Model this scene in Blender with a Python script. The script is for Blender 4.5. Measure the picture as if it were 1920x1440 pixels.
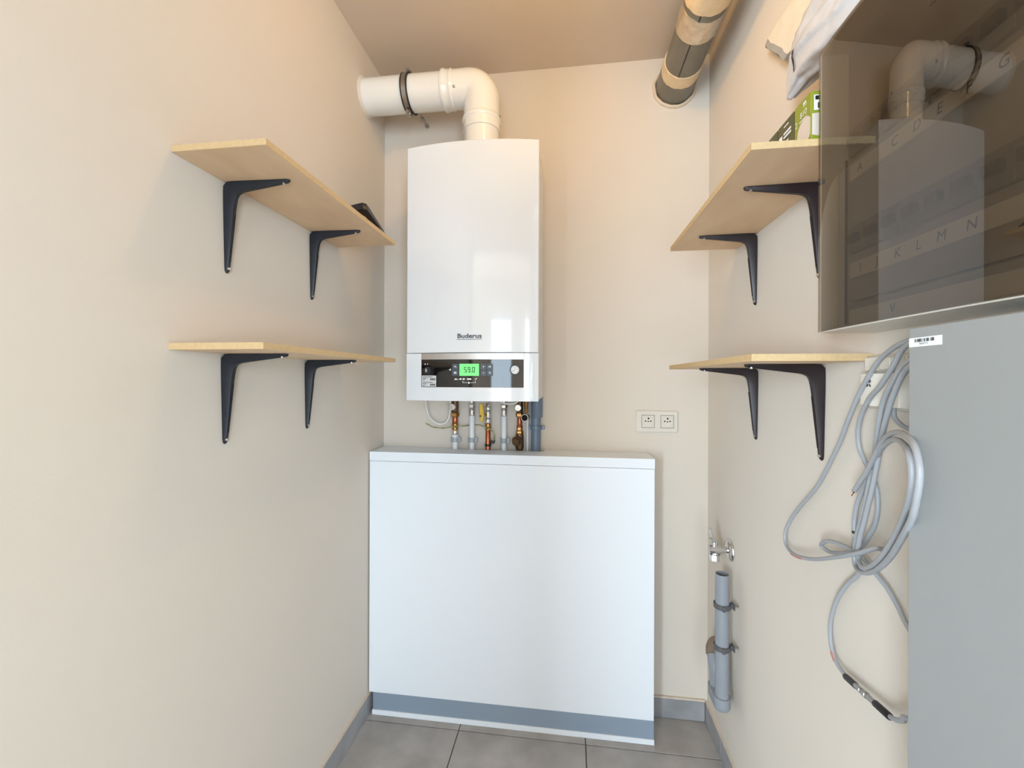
import bpy, bmesh, math, random
from mathutils import Vector, Matrix, noise

# ------------------------------------------------------------------ camera, light, exposure
scene = bpy.context.scene
col = scene.collection
for o in list(bpy.data.objects):
    bpy.data.objects.remove(o)
PI = math.pi
YAW = math.atan2(105, 800)
cam_d = bpy.data.cameras.new('camera')
cam_d.sensor_width = 36.0
cam_d.lens = 36.0 * 800 / 1920
cam_d.shift_y = -8.4 / 1920
cam_d.clip_start = 0.01
cam = bpy.data.objects.new('camera', cam_d)
col.objects.link(cam)
cam.matrix_world = (Matrix.Translation((0, 0, 1.26)) @ Matrix.Rotation(YAW, 4, 'Z')
                    @ Matrix.Rotation(PI / 2, 4, 'X') @ Matrix.Rotation(math.radians(0.2), 4, 'Z'))
scene.camera = cam

world = bpy.data.worlds.new('daylight_sky')
scene.world = world
world.use_nodes = True
bg = world.node_tree.nodes['Background']
bg.inputs[0].default_value = (0.74, 0.86, 1.0, 1)
bg.inputs[1].default_value = 1.6

def area(name, loc, rot, sx, sy, power, color):
    d = bpy.data.lights.new(name, 'AREA')
    d.shape = 'RECTANGLE'; d.size = sx; d.size_y = sy
    d.energy = power; d.color = color
    o = bpy.data.objects.new(name, d); col.objects.link(o)
    o.location = loc; o.rotation_euler = rot
    return o
# daylight entering through an invented door and two invented windows of the unseen hall
DAY_COLOR = (0.71, 0.87, 1.0)
area('daylight_through_added_door', (0.0, -2.515, 1.04), (PI / 2, 0, 0), 0.74, 1.9, 34.0, DAY_COLOR)
area('daylight_through_added_right_window', (1.35, -2.515, 1.25), (PI / 2, 0, 0), 0.84, 1.54, 104.0, DAY_COLOR)
area('daylight_through_added_left_window', (-1.65, -2.515, 1.25), (PI / 2, 0, 0), 0.84, 1.54, 205.0, DAY_COLOR)
LAMP_STRENGTH = 160.0  # warm output of the invented, unseen ceiling bulb
LAMP_COLOR = (1.0, 0.58, 0.14)

vs = scene.view_settings
vs.view_transform = 'Standard'; vs.look = 'None'; vs.gamma = 1.0
vs.use_curve_mapping = False
vs.exposure = -0.14

# ------------------------------------------------------------------ materials
MATS = {}
def srgb(r, g, b):
    f = lambda c: (c / 255 / 12.92) if c / 255 <= 0.04045 else ((c / 255 + 0.055) / 1.055) ** 2.4
    return (f(r), f(g), f(b), 1)

def mat(name, c, rough=0.5, metal=0.0, vary=0.0, vscale=8.0, bump=0.0, bscale=200.0, coat=0.0,
        spec=0.5, emit=None, estr=0.0, stretch=None, c2=None, detail=4.0):
    m = bpy.data.materials.new(name); m.use_nodes = True
    nt = m.node_tree; b = nt.nodes['Principled BSDF']
    b.inputs['Roughness'].default_value = rough
    b.inputs['Metallic'].default_value = metal
    b.inputs['Specular IOR Level'].default_value = spec
    b.inputs['Coat Weight'].default_value = coat
    b.inputs['Coat Roughness'].default_value = 0.04
    tc = nt.nodes.new('ShaderNodeTexCoord')
    mp = nt.nodes.new('ShaderNodeMapping')
    if stretch: mp.inputs['Scale'].default_value = stretch
    nt.links.new(tc.outputs['Object'], mp.inputs[0])
    nz = nt.nodes.new('ShaderNodeTexNoise'); nz.inputs['Scale'].default_value = vscale
    nz.inputs['Detail'].default_value = detail
    nt.links.new(mp.outputs[0], nz.inputs['Vector'])
    rp = nt.nodes.new('ShaderNodeValToRGB')
    if c2 is None:
        lo = tuple(max(0, x * (1 - vary)) for x in c[:3]) + (1,)
        hi = tuple(min(1, x * (1 + vary)) for x in c[:3]) + (1,)
    else:
        lo, hi = c, c2
    rp.color_ramp.elements[0].color = lo; rp.color_ramp.elements[0].position = 0.32
    rp.color_ramp.elements[1].color = hi; rp.color_ramp.elements[1].position = 0.68
    nt.links.new(nz.outputs['Fac'], rp.inputs[0])
    nt.links.new(rp.outputs[0], b.inputs['Base Color'])
    if bump:
        n2 = nt.nodes.new('ShaderNodeTexNoise'); n2.inputs['Scale'].default_value = bscale
        n2.inputs['Detail'].default_value = 3
        nt.links.new(mp.outputs[0], n2.inputs['Vector'])
        bp = nt.nodes.new('ShaderNodeBump'); bp.inputs['Strength'].default_value = bump
        bp.inputs['Distance'].default_value = 0.002
        nt.links.new(n2.outputs['Fac'], bp.inputs['Height'])
        nt.links.new(bp.outputs[0], b.inputs['Normal'])
    if emit:
        b.inputs['Emission Color'].default_value = emit
        b.inputs['Emission Strength'].default_value = estr
    MATS[name] = m
    return m

mat('wall_paint', srgb(218, 208, 196), 0.85, vary=0.012, vscale=3, bump=0.07, bscale=260, spec=0.2)
mat('ceiling_paint', srgb(214, 196, 176), 0.9, vary=0.01, vscale=3, bump=0.15, bscale=200, spec=0.1)
mat('floor_tile', srgb(156, 151, 147), 0.26, vscale=7, c2=srgb(182, 177, 174), bump=0.08, bscale=60, detail=8)
mat('grout', srgb(92, 82, 74), 0.9, vary=0.1, vscale=40)
mat('skirting_tile', srgb(142, 142, 144), 0.4, vscale=9, c2=srgb(166, 165, 166), bump=0.05, bscale=60, detail=7)
mat('caulk', srgb(214, 198, 182), 0.7, vary=0.06, vscale=60)
mat('white_gloss', srgb(226, 228, 231), 0.22, vary=0.004, coat=0.5)
mat('white_enamel', srgb(228, 232, 238), 0.16, vary=0.004, coat=0.8)
mat('white_flue', srgb(236, 235, 231), 0.12, vary=0.006, coat=0.6)
mat('white_laminate', srgb(236, 241, 248), 0.42, vary=0.006, vscale=2, bump=0.05, bscale=350)
mat('white_plastic', srgb(219, 211, 199), 0.38, vary=0.01)
mat('white_plastic_pipe', srgb(232, 235, 238), 0.35, vary=0.02)
mat('grey_metal_plinth', srgb(150, 166, 184), 0.32, vary=0.03, vscale=3, metal=0.2)
mat('silver', srgb(205, 205, 208), 0.28, metal=0.85, vary=0.02)
mat('chrome', srgb(215, 215, 216), 0.12, metal=1.0, vary=0.03)
mat('steel', srgb(170, 168, 165), 0.3, metal=1.0, vary=0.08, vscale=60)
mat('copper', srgb(176, 104, 76), 0.28, metal=1.0, vary=0.18, vscale=70)
mat('brass', srgb(176, 132, 82), 0.3, metal=1.0, vary=0.2, vscale=60)
mat('bronze', srgb(112, 88, 66), 0.42, metal=0.9, vary=0.2, vscale=60)
mat('black_plastic', srgb(24, 23, 26), 0.4, vary=0.05)
mat('black_gloss', srgb(20, 19, 22), 0.06, vary=0.05, coat=0.7)
mat('button_grey', srgb(74, 84, 94), 0.4, vary=0.03)
mat('dark_hole', srgb(14, 12, 11), 0.9, vary=0.05)
mat('lcd_green', srgb(120, 226, 130), 0.3, vary=0.02, emit=srgb(104, 236, 122), estr=0.55)
mat('lcd_ink', srgb(14, 40, 20), 0.6, vary=0.02)
mat('print_dark', srgb(62, 64, 72), 0.5, vary=0.05)
mat('print_black', srgb(20, 20, 22), 0.6, vary=0.05)
mat('print_white', srgb(238, 240, 242), 0.5, vary=0.02)
mat('paper_label', srgb(208, 209, 212), 0.6, vary=0.03)
mat('sticker_white', srgb(236, 238, 240), 0.45, vary=0.01)
mat('mdf', srgb(214, 183, 148), 0.62, vscale=14, c2=srgb(226, 198, 164), stretch=(1, 0.35, 1), bump=0.06, bscale=300)
mat('mdf_edge', srgb(204, 174, 130), 0.75, vary=0.06, vscale=160, bump=0.15, bscale=400)
mat('bracket_black', srgb(26, 29, 37), 0.38, vary=0.12, vscale=30, spec=0.4)
mat('bracket_brown', srgb(36, 25, 27), 0.38, vary=0.15, vscale=30, spec=0.4)
mat('yellow_plastic', srgb(226, 186, 60), 0.4, vary=0.05)
mat('grey_pvc', srgb(140, 144, 151), 0.36, vary=0.03, vscale=20)
mat('blue_grey_pvc', srgb(104, 120, 140), 0.3, vary=0.04, vscale=20)
mat('shaded_pvc', srgb(128, 110, 96), 0.45, vary=0.05, vscale=20)  # brown tone is shade painted into the plastic's colour
mat('dark_grey_clip', srgb(88, 86, 88), 0.45, vary=0.06, vscale=30)
mat('clear_grey_clip', srgb(168, 174, 180), 0.3, vary=0.05)
mat('zinc_duct', srgb(126, 122, 112), 0.38, metal=0.55, vary=0.08, vscale=14)
mat('silver_tape', srgb(214, 200, 180), 0.24, metal=0.8, vary=0.12, vscale=50, bump=1.0, bscale=55)
mat('cream_tape', srgb(222, 196, 158), 0.5, vary=0.06, vscale=30, bump=0.6, bscale=60)
mat('mortar', srgb(216, 198, 176), 0.9, vary=0.06, vscale=60, bump=0.8, bscale=120)
mat('earth_wire', srgb(92, 108, 70), 0.5, c2=srgb(196, 190, 130), vscale=70)
mat('white_wire', srgb(226, 224, 218), 0.45, vary=0.02)
mat('cable_grey', srgb(158, 160, 164), 0.42, vary=0.02, vscale=60)
mat('cable_red_print', srgb(190, 120, 108), 0.5, vary=0.1, vscale=80)
mat('grey_cabinet', srgb(150, 152, 152), 0.42, vary=0.012, vscale=2)
mat('fuse_white', srgb(222, 216, 205), 0.4, vary=0.01)
mat('plate_grey', srgb(166, 160, 152), 0.45, vary=0.02)
mat('breaker_grey', srgb(120, 116, 112), 0.45, vary=0.03)
mat('breaker_toggle', srgb(52, 50, 50), 0.4, vary=0.05)
mat('card_strip', srgb(228, 222, 212), 0.6, vary=0.02)
mat('bag_plastic', srgb(214, 211, 212), 0.32, vary=0.05, vscale=14, bump=0.8, bscale=45)
mat('foam_cream', srgb(228, 218, 200), 0.6, vary=0.05, vscale=20, bump=0.6, bscale=40)
mat('foam_grey', srgb(166, 164, 160), 0.6, vary=0.05)
mat('brown_print', srgb(58, 36, 26), 0.5, vary=0.1)
mat('box_green', srgb(140, 148, 44), 0.45, vary=0.04, vscale=20)
mat('box_olive', srgb(84, 82, 52), 0.45, vary=0.05, vscale=20)
mat('bulb_print', srgb(214, 202, 190), 0.4, vary=0.03)
mat('sticker_yellow', srgb(242, 204, 70), 0.4, vary=0.02)
mat('added_lamp_glow', srgb(255, 240, 215), 0.5, emit=LAMP_COLOR + (1,), estr=LAMP_STRENGTH)
mat('door_paint', srgb(232, 232, 230), 0.4, vary=0.01)

def glass(name, tint, ior=1.5, rough=0.0):
    m = bpy.data.materials.new(name); m.use_nodes = True
    nt = m.node_tree; nt.nodes.clear()
    out = nt.nodes.new('ShaderNodeOutputMaterial')
    t = nt.nodes.new('ShaderNodeBsdfTransparent'); t.inputs[0].default_value = tint
    g = nt.nodes.new('ShaderNodeBsdfGlossy'); g.inputs[0].default_value = (1, 1, 1, 1)
    g.inputs['Roughness'].default_value = rough
    fr = nt.nodes.new('ShaderNodeFresnel'); fr.inputs[0].default_value = ior
    mx = nt.nodes.new('ShaderNodeMixShader')
    ge = nt.nodes.new('ShaderNodeNewGeometry'); iv = nt.nodes.new('ShaderNodeMath'); iv.operation = 'SUBTRACT'; iv.inputs[0].default_value = 1.0
    ml = nt.nodes.new('ShaderNodeMath'); ml.operation = 'MULTIPLY'                 # only the outer skin of the slab mirrors
    nt.links.new(ge.outputs['Backfacing'], iv.inputs[1]); nt.links.new(fr.outputs[0], ml.inputs[0]); nt.links.new(iv.outputs[0], ml.inputs[1])
    nt.links.new(ml.outputs[0], mx.inputs[0]); nt.links.new(t.outputs[0], mx.inputs[1])
    nt.links.new(g.outputs[0], mx.inputs[2]); nt.links.new(mx.outputs[0], out.inputs[0])
    MATS[name] = m
glass('smoked_cover', (0.54, 0.50, 0.45, 1), 2.0, 0.006)
glass('clear_pane', (0.95, 0.97, 0.98, 1), 1.45)

# ------------------------------------------------------------------ mesh helpers
class MB:
    def __init__(s): s.v = []; s.f = []
    def add(s, vs_, fs):
        n = len(s.v); s.v += [tuple(p) for p in vs_]; s.f += [tuple(i + n for i in f) for f in fs]; return s
    def box(s, x0, x1, y0, y1, z0, z1):
        return s.add([(x0, y0, z0), (x1, y0, z0), (x1, y1, z0), (x0, y1, z0), (x0, y0, z1), (x1, y0, z1), (x1, y1, z1), (x0, y1, z1)],
                     [(0, 3, 2, 1), (4, 5, 6, 7), (0, 1, 5, 4), (1, 2, 6, 5), (2, 3, 7, 6), (3, 0, 4, 7)])
    def loft(s, rings, cap=True, close=False):
        n = len(rings[0]); vs_ = [p for r in rings for p in r]; fs = []
        R = len(rings)
        for i in range(R if close else R - 1):
            a = i * n; b = ((i + 1) % R) * n
            for j in range(n):
                k = (j + 1) % n
                fs.append((a + j, a + k, b + k, b + j))
        if cap and not close:
            fs.append(tuple(range(n - 1, -1, -1))); fs.append(tuple((R - 1) * n + j for j in range(n)))
        return s.add(vs_, fs)
    def lathe(s, p, q, prof, n=24, cap=True):
        """prof: (distance along p->q, radius)"""
        p = Vector(p); d = (Vector(q) - p).normalized(); u, w = frame(d)
        rings = []
        for t, r in prof:
            c = p + d * t
            rings.append([c + (u * math.cos(2 * PI * k / n) + w * math.sin(2 * PI * k / n)) * r for k in range(n)])
        return s.loft(rings, cap)
    def cyl(s, p, q, r, r2=None, n=24):
        L = (Vector(q) - Vector(p)).length
        return s.lathe(p, q, [(0, r), (L, r if r2 is None else r2)], n)
    def pipe(s, p, q, ro, ri, n=28):
        L = (Vector(q) - Vector(p)).length
        return s.lathe(p, q, [(0, ri), (0, ro), (L, ro), (L, ri), (0, ri)], n, cap=False)
    def tube(s, pts, r, n=10, cap=True):
        pts = [Vector(p) for p in pts]; rings = []
        u = None
        for i, p in enumerate(pts):
            d = (pts[min(i + 1, len(pts) - 1)] - pts[max(i - 1, 0)]).normalized()
            if u is None: u, w = frame(d)
            u = (u - d * u.dot(d)).normalized(); w = d.cross(u)
            rr = r[i] if isinstance(r, (list, tuple)) else r
            rings.append([p + (u * math.cos(2 * PI * k / n) + w * math.sin(2 * PI * k / n)) * rr for k in range(n)])
        return s.loft(rings, cap)
    def prism(s, poly, a, b):
        """poly: list of 3D points, extruded by vector b-a"""
        d = Vector(b) - Vector(a)
        r0 = [Vector(p) for p in poly]; return s.loft([r0, [p + d for p in r0]])

def frame(d):
    u = Vector((0, 0, 1)) if abs(d.z) < 0.9 else Vector((1, 0, 0))
    u = (u - d * u.dot(d)).normalized()
    return u, d.cross(u)

def spline(pts, sub=6):
    P = [Vector(p) for p in pts]; P = [P[0] * 2 - P[1]] + P + [P[-1] * 2 - P[-2]]
    out = []
    for i in range(1, len(P) - 2):
        a, b, c, d = P[i - 1:i + 3]
        for k in range(sub):
            t = k / sub
            out.append(0.5 * ((2 * b) + (c - a) * t + (2 * a - 5 * b + 4 * c - d) * t * t + (3 * b - a - 3 * c + d) * t ** 3))
    out.append(P[-2]); return out

def root_loc(o):
    while o.parent: o = o.parent
    return o.location.copy()

def obj(name, mb, m, parent=None, bevel=0.0, smooth=True, seg=2, angle=40):
    me = bpy.data.meshes.new(name)
    off = root_loc(parent) if parent else Vector((0, 0, 0))
    me.from_pydata([Vector(p) - off for p in mb.v], [], mb.f)
    b = bmesh.new(); b.from_mesh(me); bmesh.ops.recalc_face_normals(b, faces=b.faces); b.to_mesh(me); b.free()
    me.materials.append(MATS[m]); me.update()
    if smooth:
        me.shade_smooth(); me.set_sharp_from_angle(angle=math.radians(angle))
    o = bpy.data.objects.new(name, me); col.objects.link(o)
    if parent: o.parent = parent
    if bevel:
        md = o.modifiers.new('bevel', 'BEVEL'); md.width = bevel; md.segments = seg
        md.limit_method = 'ANGLE'; md.angle_limit = math.radians(35)
    return o

def thing(name, label, cat, loc, group=None):
    o = bpy.data.objects.new(name, None); col.objects.link(o)
    o.empty_display_size = 0.05; o.location = loc
    return tag(o, label, cat, group)

def tag(o, label, cat, group=None):
    o['label'] = label; o['category'] = cat
    if group: o['group'] = group
    return o

def structure(name, mb, m, **k):
    o = obj(name, mb, m, **k); o['kind'] = 'structure'; return o

def copy_tree(o, parent=None):
    c = o.copy(); col.objects.link(c)
    if parent: c.parent = parent
    for ch in list(o.children): copy_tree(ch, c)
    return c

def text_mb(body, size, place, bold=0.0):
    """place(tx, ty) -> world point; flat print"""
    cu = bpy.data.curves.new('lettering', 'FONT'); cu.body = body; cu.size = size
    cu.align_x = 'CENTER'; cu.align_y = 'CENTER'; cu.resolution_u = 3; cu.offset = bold
    t = bpy.data.objects.new('lettering', cu); col.objects.link(t)
    dg = bpy.context.evaluated_depsgraph_get(); dg.update()
    me = bpy.data.meshes.new_from_object(t.evaluated_get(dg))
    mb = MB(); mb.add([place(v.co.x, v.co.y) for v in me.vertices], [tuple(p.vertices) for p in me.polygons])
    bpy.data.objects.remove(t); bpy.data.curves.remove(cu); bpy.data.meshes.remove(me)
    return mb

# ------------------------------------------------------------------ the room
XL, XR, YB, YF, ZC = -0.745, 0.515, 1.66, -0.45, 2.467
HX0, HX1, HY = -2.2, 1.9, -2.5                                          # unseen hall behind the camera, invented to carry the daylight
structure('wall_left', MB().box(XL - 0.1, XL, YF, YB + 0.1, -0.05, ZC + 0.1), 'wall_paint')
structure('wall_right', MB().box(XR, XR + 0.1, YF, YB + 0.1, -0.05, ZC + 0.1), 'wall_paint')
structure('wall_back', MB().box(XL, XR, YB, YB + 0.1, -0.05, ZC + 0.1), 'wall_paint')
structure('ceiling', MB().box(XL, XR, YF, YB, ZC, ZC + 0.1).box(HX0, HX1, HY, YF, ZC, ZC + 0.1), 'ceiling_paint')
OX0, OX1, OZ = -0.68, 0.45, 2.2
structure('wall_front', MB().box(HX0, OX0, YF - 0.1, YF, -0.05, ZC).box(OX1, HX1, YF - 0.1, YF, -0.05, ZC).box(OX0, OX1, YF - 0.1, YF, OZ, ZC), 'wall_paint')
structure('wall_added_hall_left', MB().box(HX0 - 0.1, HX0, HY - 0.1, YF, -0.05, ZC + 0.1), 'wall_paint')
structure('wall_added_hall_right', MB().box(HX1, HX1 + 0.1, HY - 0.1, YF, -0.05, ZC + 0.1), 'wall_paint')
HOLES = [('added_window_1', -2.1, -1.2, 0.45, 2.05), ('added_door_1', -0.4, 0.4, 0.0, 2.05), ('added_window_2', 0.9, 1.8, 0.45, 2.05)]  # hall door and windows, made up to let the daylight in
wh = MB(); px = HX0
for nm, x0, x1, z0, z1 in HOLES:
    wh.box(px, x0, HY - 0.1, HY, -0.05, ZC).box(x0, x1, HY - 0.1, HY, z1, ZC)
    if z0 > 0: wh.box(x0, x1, HY - 0.1, HY, -0.05, z0)
    px = x1
wh.box(px, HX1, HY - 0.1, HY, -0.05, ZC)
structure('wall_added_hall_end', wh, 'wall_paint')
for nm, x0, x1, z0, z1 in HOLES:
    f = MB()
    for a in ((x0, x0 + 0.03, z0, z1), (x1 - 0.03, x1, z0, z1), (x0, x1, z1 - 0.03, z1), (x0, x1, z0, z0 + 0.03)):
        f.box(a[0], a[1], HY - 0.08, HY - 0.03, a[2], a[3])
    w_ = structure(nm, f, 'door_paint')
    obj('pane', MB().box(x0 + 0.03, x1 - 0.03, HY - 0.06, HY - 0.055, z0 + 0.03, z1 - 0.03), 'clear_pane', w_)

fl = structure('floor', MB().box(XL, XR, YF, YB, -0.05, -0.0035).box(HX0, HX1, HY, YF, -0.05, -0.0035), 'grout')
xs = [XL, -0.385, 0.0645, 0.507]
ys = [YB, 1.495, 1.0455, 0.596, 0.1465, -0.303, YF]
g = 0.0016
xe = [(XL, -0.385 - g), (-0.385 + g, 0.0645 - g), (0.0645 + g, 0.5125)]
for i in range(len(ys) - 1):
    y1, y0 = ys[i] - (g if i else 0), ys[i + 1] + (g if i < len(ys) - 2 else 0)
    for x0, x1 in xe:
        obj('floor_tile', MB().box(x0, x1, y0, y1, -0.02, 0.0), 'floor_tile', fl, bevel=0.0012)
hy = [YF, -0.7525, -1.202, -1.6515, -2.101, HY]
hx = [HX0, -2.183, -1.733, -1.284, -0.8345, -0.385, 0.0645, 0.514, 0.9635, 1.413, 1.862, HX1]
for i in range(5):
    for j in range(11):
        obj('floor_tile', MB().box(hx[j] + g, hx[j + 1] - g, hy[i + 1] + g, hy[i] - g, -0.02, 0.0), 'floor_tile', fl)

def skirting(name, boxes, caulk):
    s = structure(name, caulk, 'caulk')
    for b in boxes:
        obj('skirting_tile', MB().box(*b), 'skirting_tile', s, bevel=0.0015)
H = 0.074
yj = [YB, 1.495, 1.0455, 0.596, 0.1465, -0.303, YF]
skirting('baseboard_left', [(XL + 0.0005, XL + 0.009, yj[i + 1] + 0.0012, yj[i] - 0.0012, 0.001, H) for i in range(6)],
         MB().box(XL, XL + 0.0085, YF, YB, H, H + 0.005))
skirting('baseboard_right', [(XR - 0.009, XR - 0.0005, yj[i + 1] + 0.0012, yj[i] - 0.0012, 0.001, H - 0.004) for i in range(6)],
         MB().box(XR - 0.0085, XR, YF, YB, H - 0.004, H + 0.001))
skirting('baseboard_back', [(XL + 0.012, -0.387, YB - 0.009, YB - 0.0005, 0.001, H), (-0.383, 0.0632, YB - 0.009, YB - 0.0005, 0.001, H),
                            (0.0658, XR - 0.011, YB - 0.009, YB - 0.0005, 0.001, H)],
         MB().box(XL + 0.01, XR - 0.01, YB - 0.0085, YB, H, H + 0.006))

# ------------------------------------------------------------------ pipe-cover cabinet under the boiler
cb = thing('pipe_cover_cabinet', 'wide white laminate cabinet below the boiler covering the pipes', 'cabinet', (-0.22, 1.59, 0))
CX0, CX1, CF, CT = -0.741, 0.298, 1.525, 0.987
NX0, NX1, NY = -0.452, -0.090, 1.624
top = [(CX0, CF), (CX1, CF), (CX1 - 0.026, YB - 0.001), (NX1, YB - 0.001), (NX1, NY), (NX0, NY), (NX0, YB - 0.001), (CX0, YB - 0.001)]
tp = MB()
for x0, x1, y0, y1 in ((CX0, NX0, CF + 0.017, YB - 0.001), (NX0, NX1, CF + 0.017, NY), (NX1, CX1 - 0.001, CF + 0.017, YB - 0.001)):
    tp.box(x0, x1, y0, y1, CT - 0.018, CT)
obj('top_panel', tp, 'white_laminate', cb)
obj('top_strip', MB().box(CX0, CX1 + 0.001, CF, CF + 0.0165, CT - 0.0345, CT), 'white_laminate', cb, bevel=0.0008)
obj('front_panel', MB().box(CX0 + 0.001, CX1, CF, CF + 0.016, 0.082, CT - 0.0355), 'white_laminate', cb, bevel=0.0008)
obj('side_panel', MB().box(CX1 - 0.018, CX1 - 0.001, CF + 0.0165, YB - 0.011, 0.0, CT - 0.0185), 'white_laminate', cb)
obj('side_panel', MB().box(CX0 + 0.018, CX0 + 0.034, CF + 0.0165, YB - 0.011, 0.0, CT - 0.0185), 'white_laminate', cb)
pl = obj('plinth', MB().box(-0.724, CX1, CF + 0.001, CF + 0.0155, 0.0, 0.0815), 'grey_metal_plinth', cb)
pl['label'] = 'blue-grey metal kick plate'
obj('floor_strip', MB().box(-0.726, CX1 + 0.001, CF - 0.004, CF + 0.0009, 0.0005, 0.019), 'white_laminate', cb, bevel=0.001)

# ------------------------------------------------------------------ boiler
BX0, BX1, BF, BZ0, BZ1, BC = -0.534, -0.094, 1.366, 1.19, 2.03, -0.314
def cy(x): return BF - 0.025 * (1 - ((x - BC) / 0.22) ** 2)
def cpanel(mb, x0, x1, z0, z1, back, front, n=None):
    n = n or max(2, int((x1 - x0) / 0.012))
    X = [x0 + (x1 - x0) * i / n for i in range(n + 1)]
    fr = [(x, cy(x) - front) for x in X]
    bk = [(x, (cy(x) - back) if not callable(back) else back(x)) for x in reversed(X)]
    poly = fr + bk
    return mb.loft([[(x, y, z0) for x, y in poly], [(x, y, z1) for x, y in poly]])
bo = thing('gas_boiler', 'tall white wall-hung gas boiler with glossy curved front and green display', 'boiler', (BC, 1.655, BZ0))
obj('casing', MB().box(BX0 + 0.0015, BX1 - 0.0015, BF + 0.0125, YB - 0.0008, BZ0 + 0.002, BZ1 - 0.001), 'white_gloss', bo, bevel=0.003)
flat = lambda x: BF + 0.012
obj('front_cover', cpanel(MB(), BX0, BX1, 1.3465, BZ1, flat, 0.0, 40), 'white_enamel', bo, bevel=0.0022, seg=3)
# console: frame around the display window
con = MB()
cpanel(con, BX0, BX1, BZ0, 1.234, flat, 0.0, 40)
cpanel(con, BX0, -0.4795, 1.234, 1.3445, flat, 0.0, 8)
cpanel(con, -0.1405, BX1, 1.234, 1.3445, flat, 0.0, 8)
cn = obj('console', con, 'white_enamel', bo)
obj('trim_strip', cpanel(MB(), -0.479, -0.141, 1.3245, 1.3443, flat, 0.0005, 30), 'silver', cn)
dp = obj('display_panel', cpanel(MB(), -0.479, -0.141, 1.2345, 1.324, flat, -0.001, 30), 'black_gloss', bo)
o_ = 0.0006
def curved(tx, ty, ox, oz, off=o_): return (ox + tx, cy(ox + tx) - off, oz + ty)
lc = obj('display_screen', cpanel(MB(), -0.347, -0.283, 1.2715, 1.310, -0.001, 0.0004, 6), 'lcd_green', dp)
# seven-segment reading 59.0
SEG = {'5': 'afgcd', '9': 'afgbcd', '0': 'abcdef'}
def seg7(mb, ch, ox, oz, w=0.0086, h=0.0175, t=0.0023):
    S = {'a': (0.0008, h - t, w - 0.0008, h), 'd': (0.0008, 0, w - 0.0008, t), 'g': (0.0008, h / 2 - t / 2, w - 0.0008, h / 2 + t / 2),
         'f': (0, h / 2, t, h), 'e': (0, 0, t, h / 2), 'b': (w - t, h / 2, w, h), 'c': (w - t, 0, w, h / 2)}
    for k in SEG[ch]:
        a, b, c, d = S[k]
        mb.add([curved(a, b, ox, oz, 0.0007), curved(c, b, ox, oz, 0.0007), curved(c, d, ox, oz, 0.0007), curved(a, d, ox, oz, 0.0007)], [(0, 1, 2, 3)])
dg_ = MB()
for ch, dx in (('5', -0.3315), ('9', -0.3195), ('0', -0.3050)): seg7(dg_, ch, dx, 1.2822)
dg_.add([curved(a, b, -0.3092, 1.2822, 0.0007) for a, b in ((0, 0), (0.0026, 0), (0.0026, 0.0028), (0, 0.0028))], [(0, 1, 2, 3)])
dg_.add([curved(a, b, -0.2935, 1.296, 0.0007) for a, b in ((0, 0), (0.002, 0), (0.002, 0.0025), (0, 0.0025))], [(0, 1, 2, 3)])
obj('display_digits', dg_, 'lcd_ink', lc, smooth=False)
def shape(mb, pts, ox, oz, off=0.0045):
    mb.add([curved(a, b, ox, oz, off) for a, b in pts], [tuple(range(len(pts)))])
def button(x0, x1, z0, z1, icon):
    b = obj('button', cpanel(MB(), x0, x1, z0, z1, -0.001, 0.0022, 4), 'button_grey', dp, bevel=0.0006)
    m = MB(); cx, cz = (x0 + x1) / 2, (z0 + z1) / 2
    for p in icon: shape(m, [(a * 0.001, c * 0.001) for a, c in p], cx, cz, 0.0027)
    obj('button_symbol', m, 'print_white', b, smooth=False)
button(-0.371, -0.350, 1.2913, 1.310, [[(-4, 1), (3, 1), (4, -3), (2.4, -3), (1.6, -0.6), (-4, -1)], [(-1, 1), (1, 1), (1, 3.4), (-1, 3.4)]])
button(-0.371, -0.350, 1.2715, 1.2907, [[(-4.2 + 2.2 * i, -3), (-2.6 + 2.2 * i, -3), (-2.6 + 2.2 * i, 3), (-4.2 + 2.2 * i, 3)] for i in range(4)] + [[(-4.2, 1.2), (4, 1.2), (4, 2.4), (-4.2, 2.4)]])
plus = [(-2.6, -0.7), (2.6, -0.7), (2.6, 0.7), (-2.6, 0.7)]
button(-0.2775, -0.2585, 1.2913, 1.310, [plus, [(-0.7, -2.6), (0.7, -2.6), (0.7, 2.6), (-0.7, 2.6)]])
button(-0.2775, -0.2585, 1.2715, 1.2907, [plus])
button(-0.2575, -0.238, 1.2913, 1.310, [[(-4, -1.5), (4, -1.5), (4, 0.8), (2, 2.2), (0, 0.8), (-2, 1.4), (-4, 0.4)]])
button(-0.2575, -0.238, 1.2715, 1.2907, [[(-2.5, 1.2), (1, 1.2), (1, 2.6), (-2.5, 2.6)], [(1, 2.6), (3.2, 1.2), (3.2, -1.6), (1, -2.6), (1, -1.2), (1.8, -0.6), (1.8, 0.6), (1, 1.2)], [(-2.5, -2.6), (1, -2.6), (1, -1.3), (-2.5, -1.3)]])
class Sym:
    pass
ic = Sym()
_shape = shape
def shape(mb, pts, ox, oz, off=0.0045):
    if mb is ic:
        m_ = MB(); _shape(m_, pts, ox, oz, off); obj('panel_symbol', m_, 'print_white', dp, smooth=False)
    else:
        _shape(mb, pts, ox, oz, off)
shape(ic, [(-0.004, 0), (0.0032, -0.0036), (0.0032, 0.0036)], -0.379, 1.291, 0.0)
shape(ic, [(-0.0015, -0.0015), (0.0015, -0.0015), (0.0015, 0.0015), (-0.0015, 0.0015)], -0.4655, 1.3095, 0.0)
shape(ic, [(-0.0022 * math.cos(k * PI / 6), 0.0022 * math.sin(k * PI / 6)) for k in range(12)], -0.4655, 1.3095, 0.0)
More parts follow.
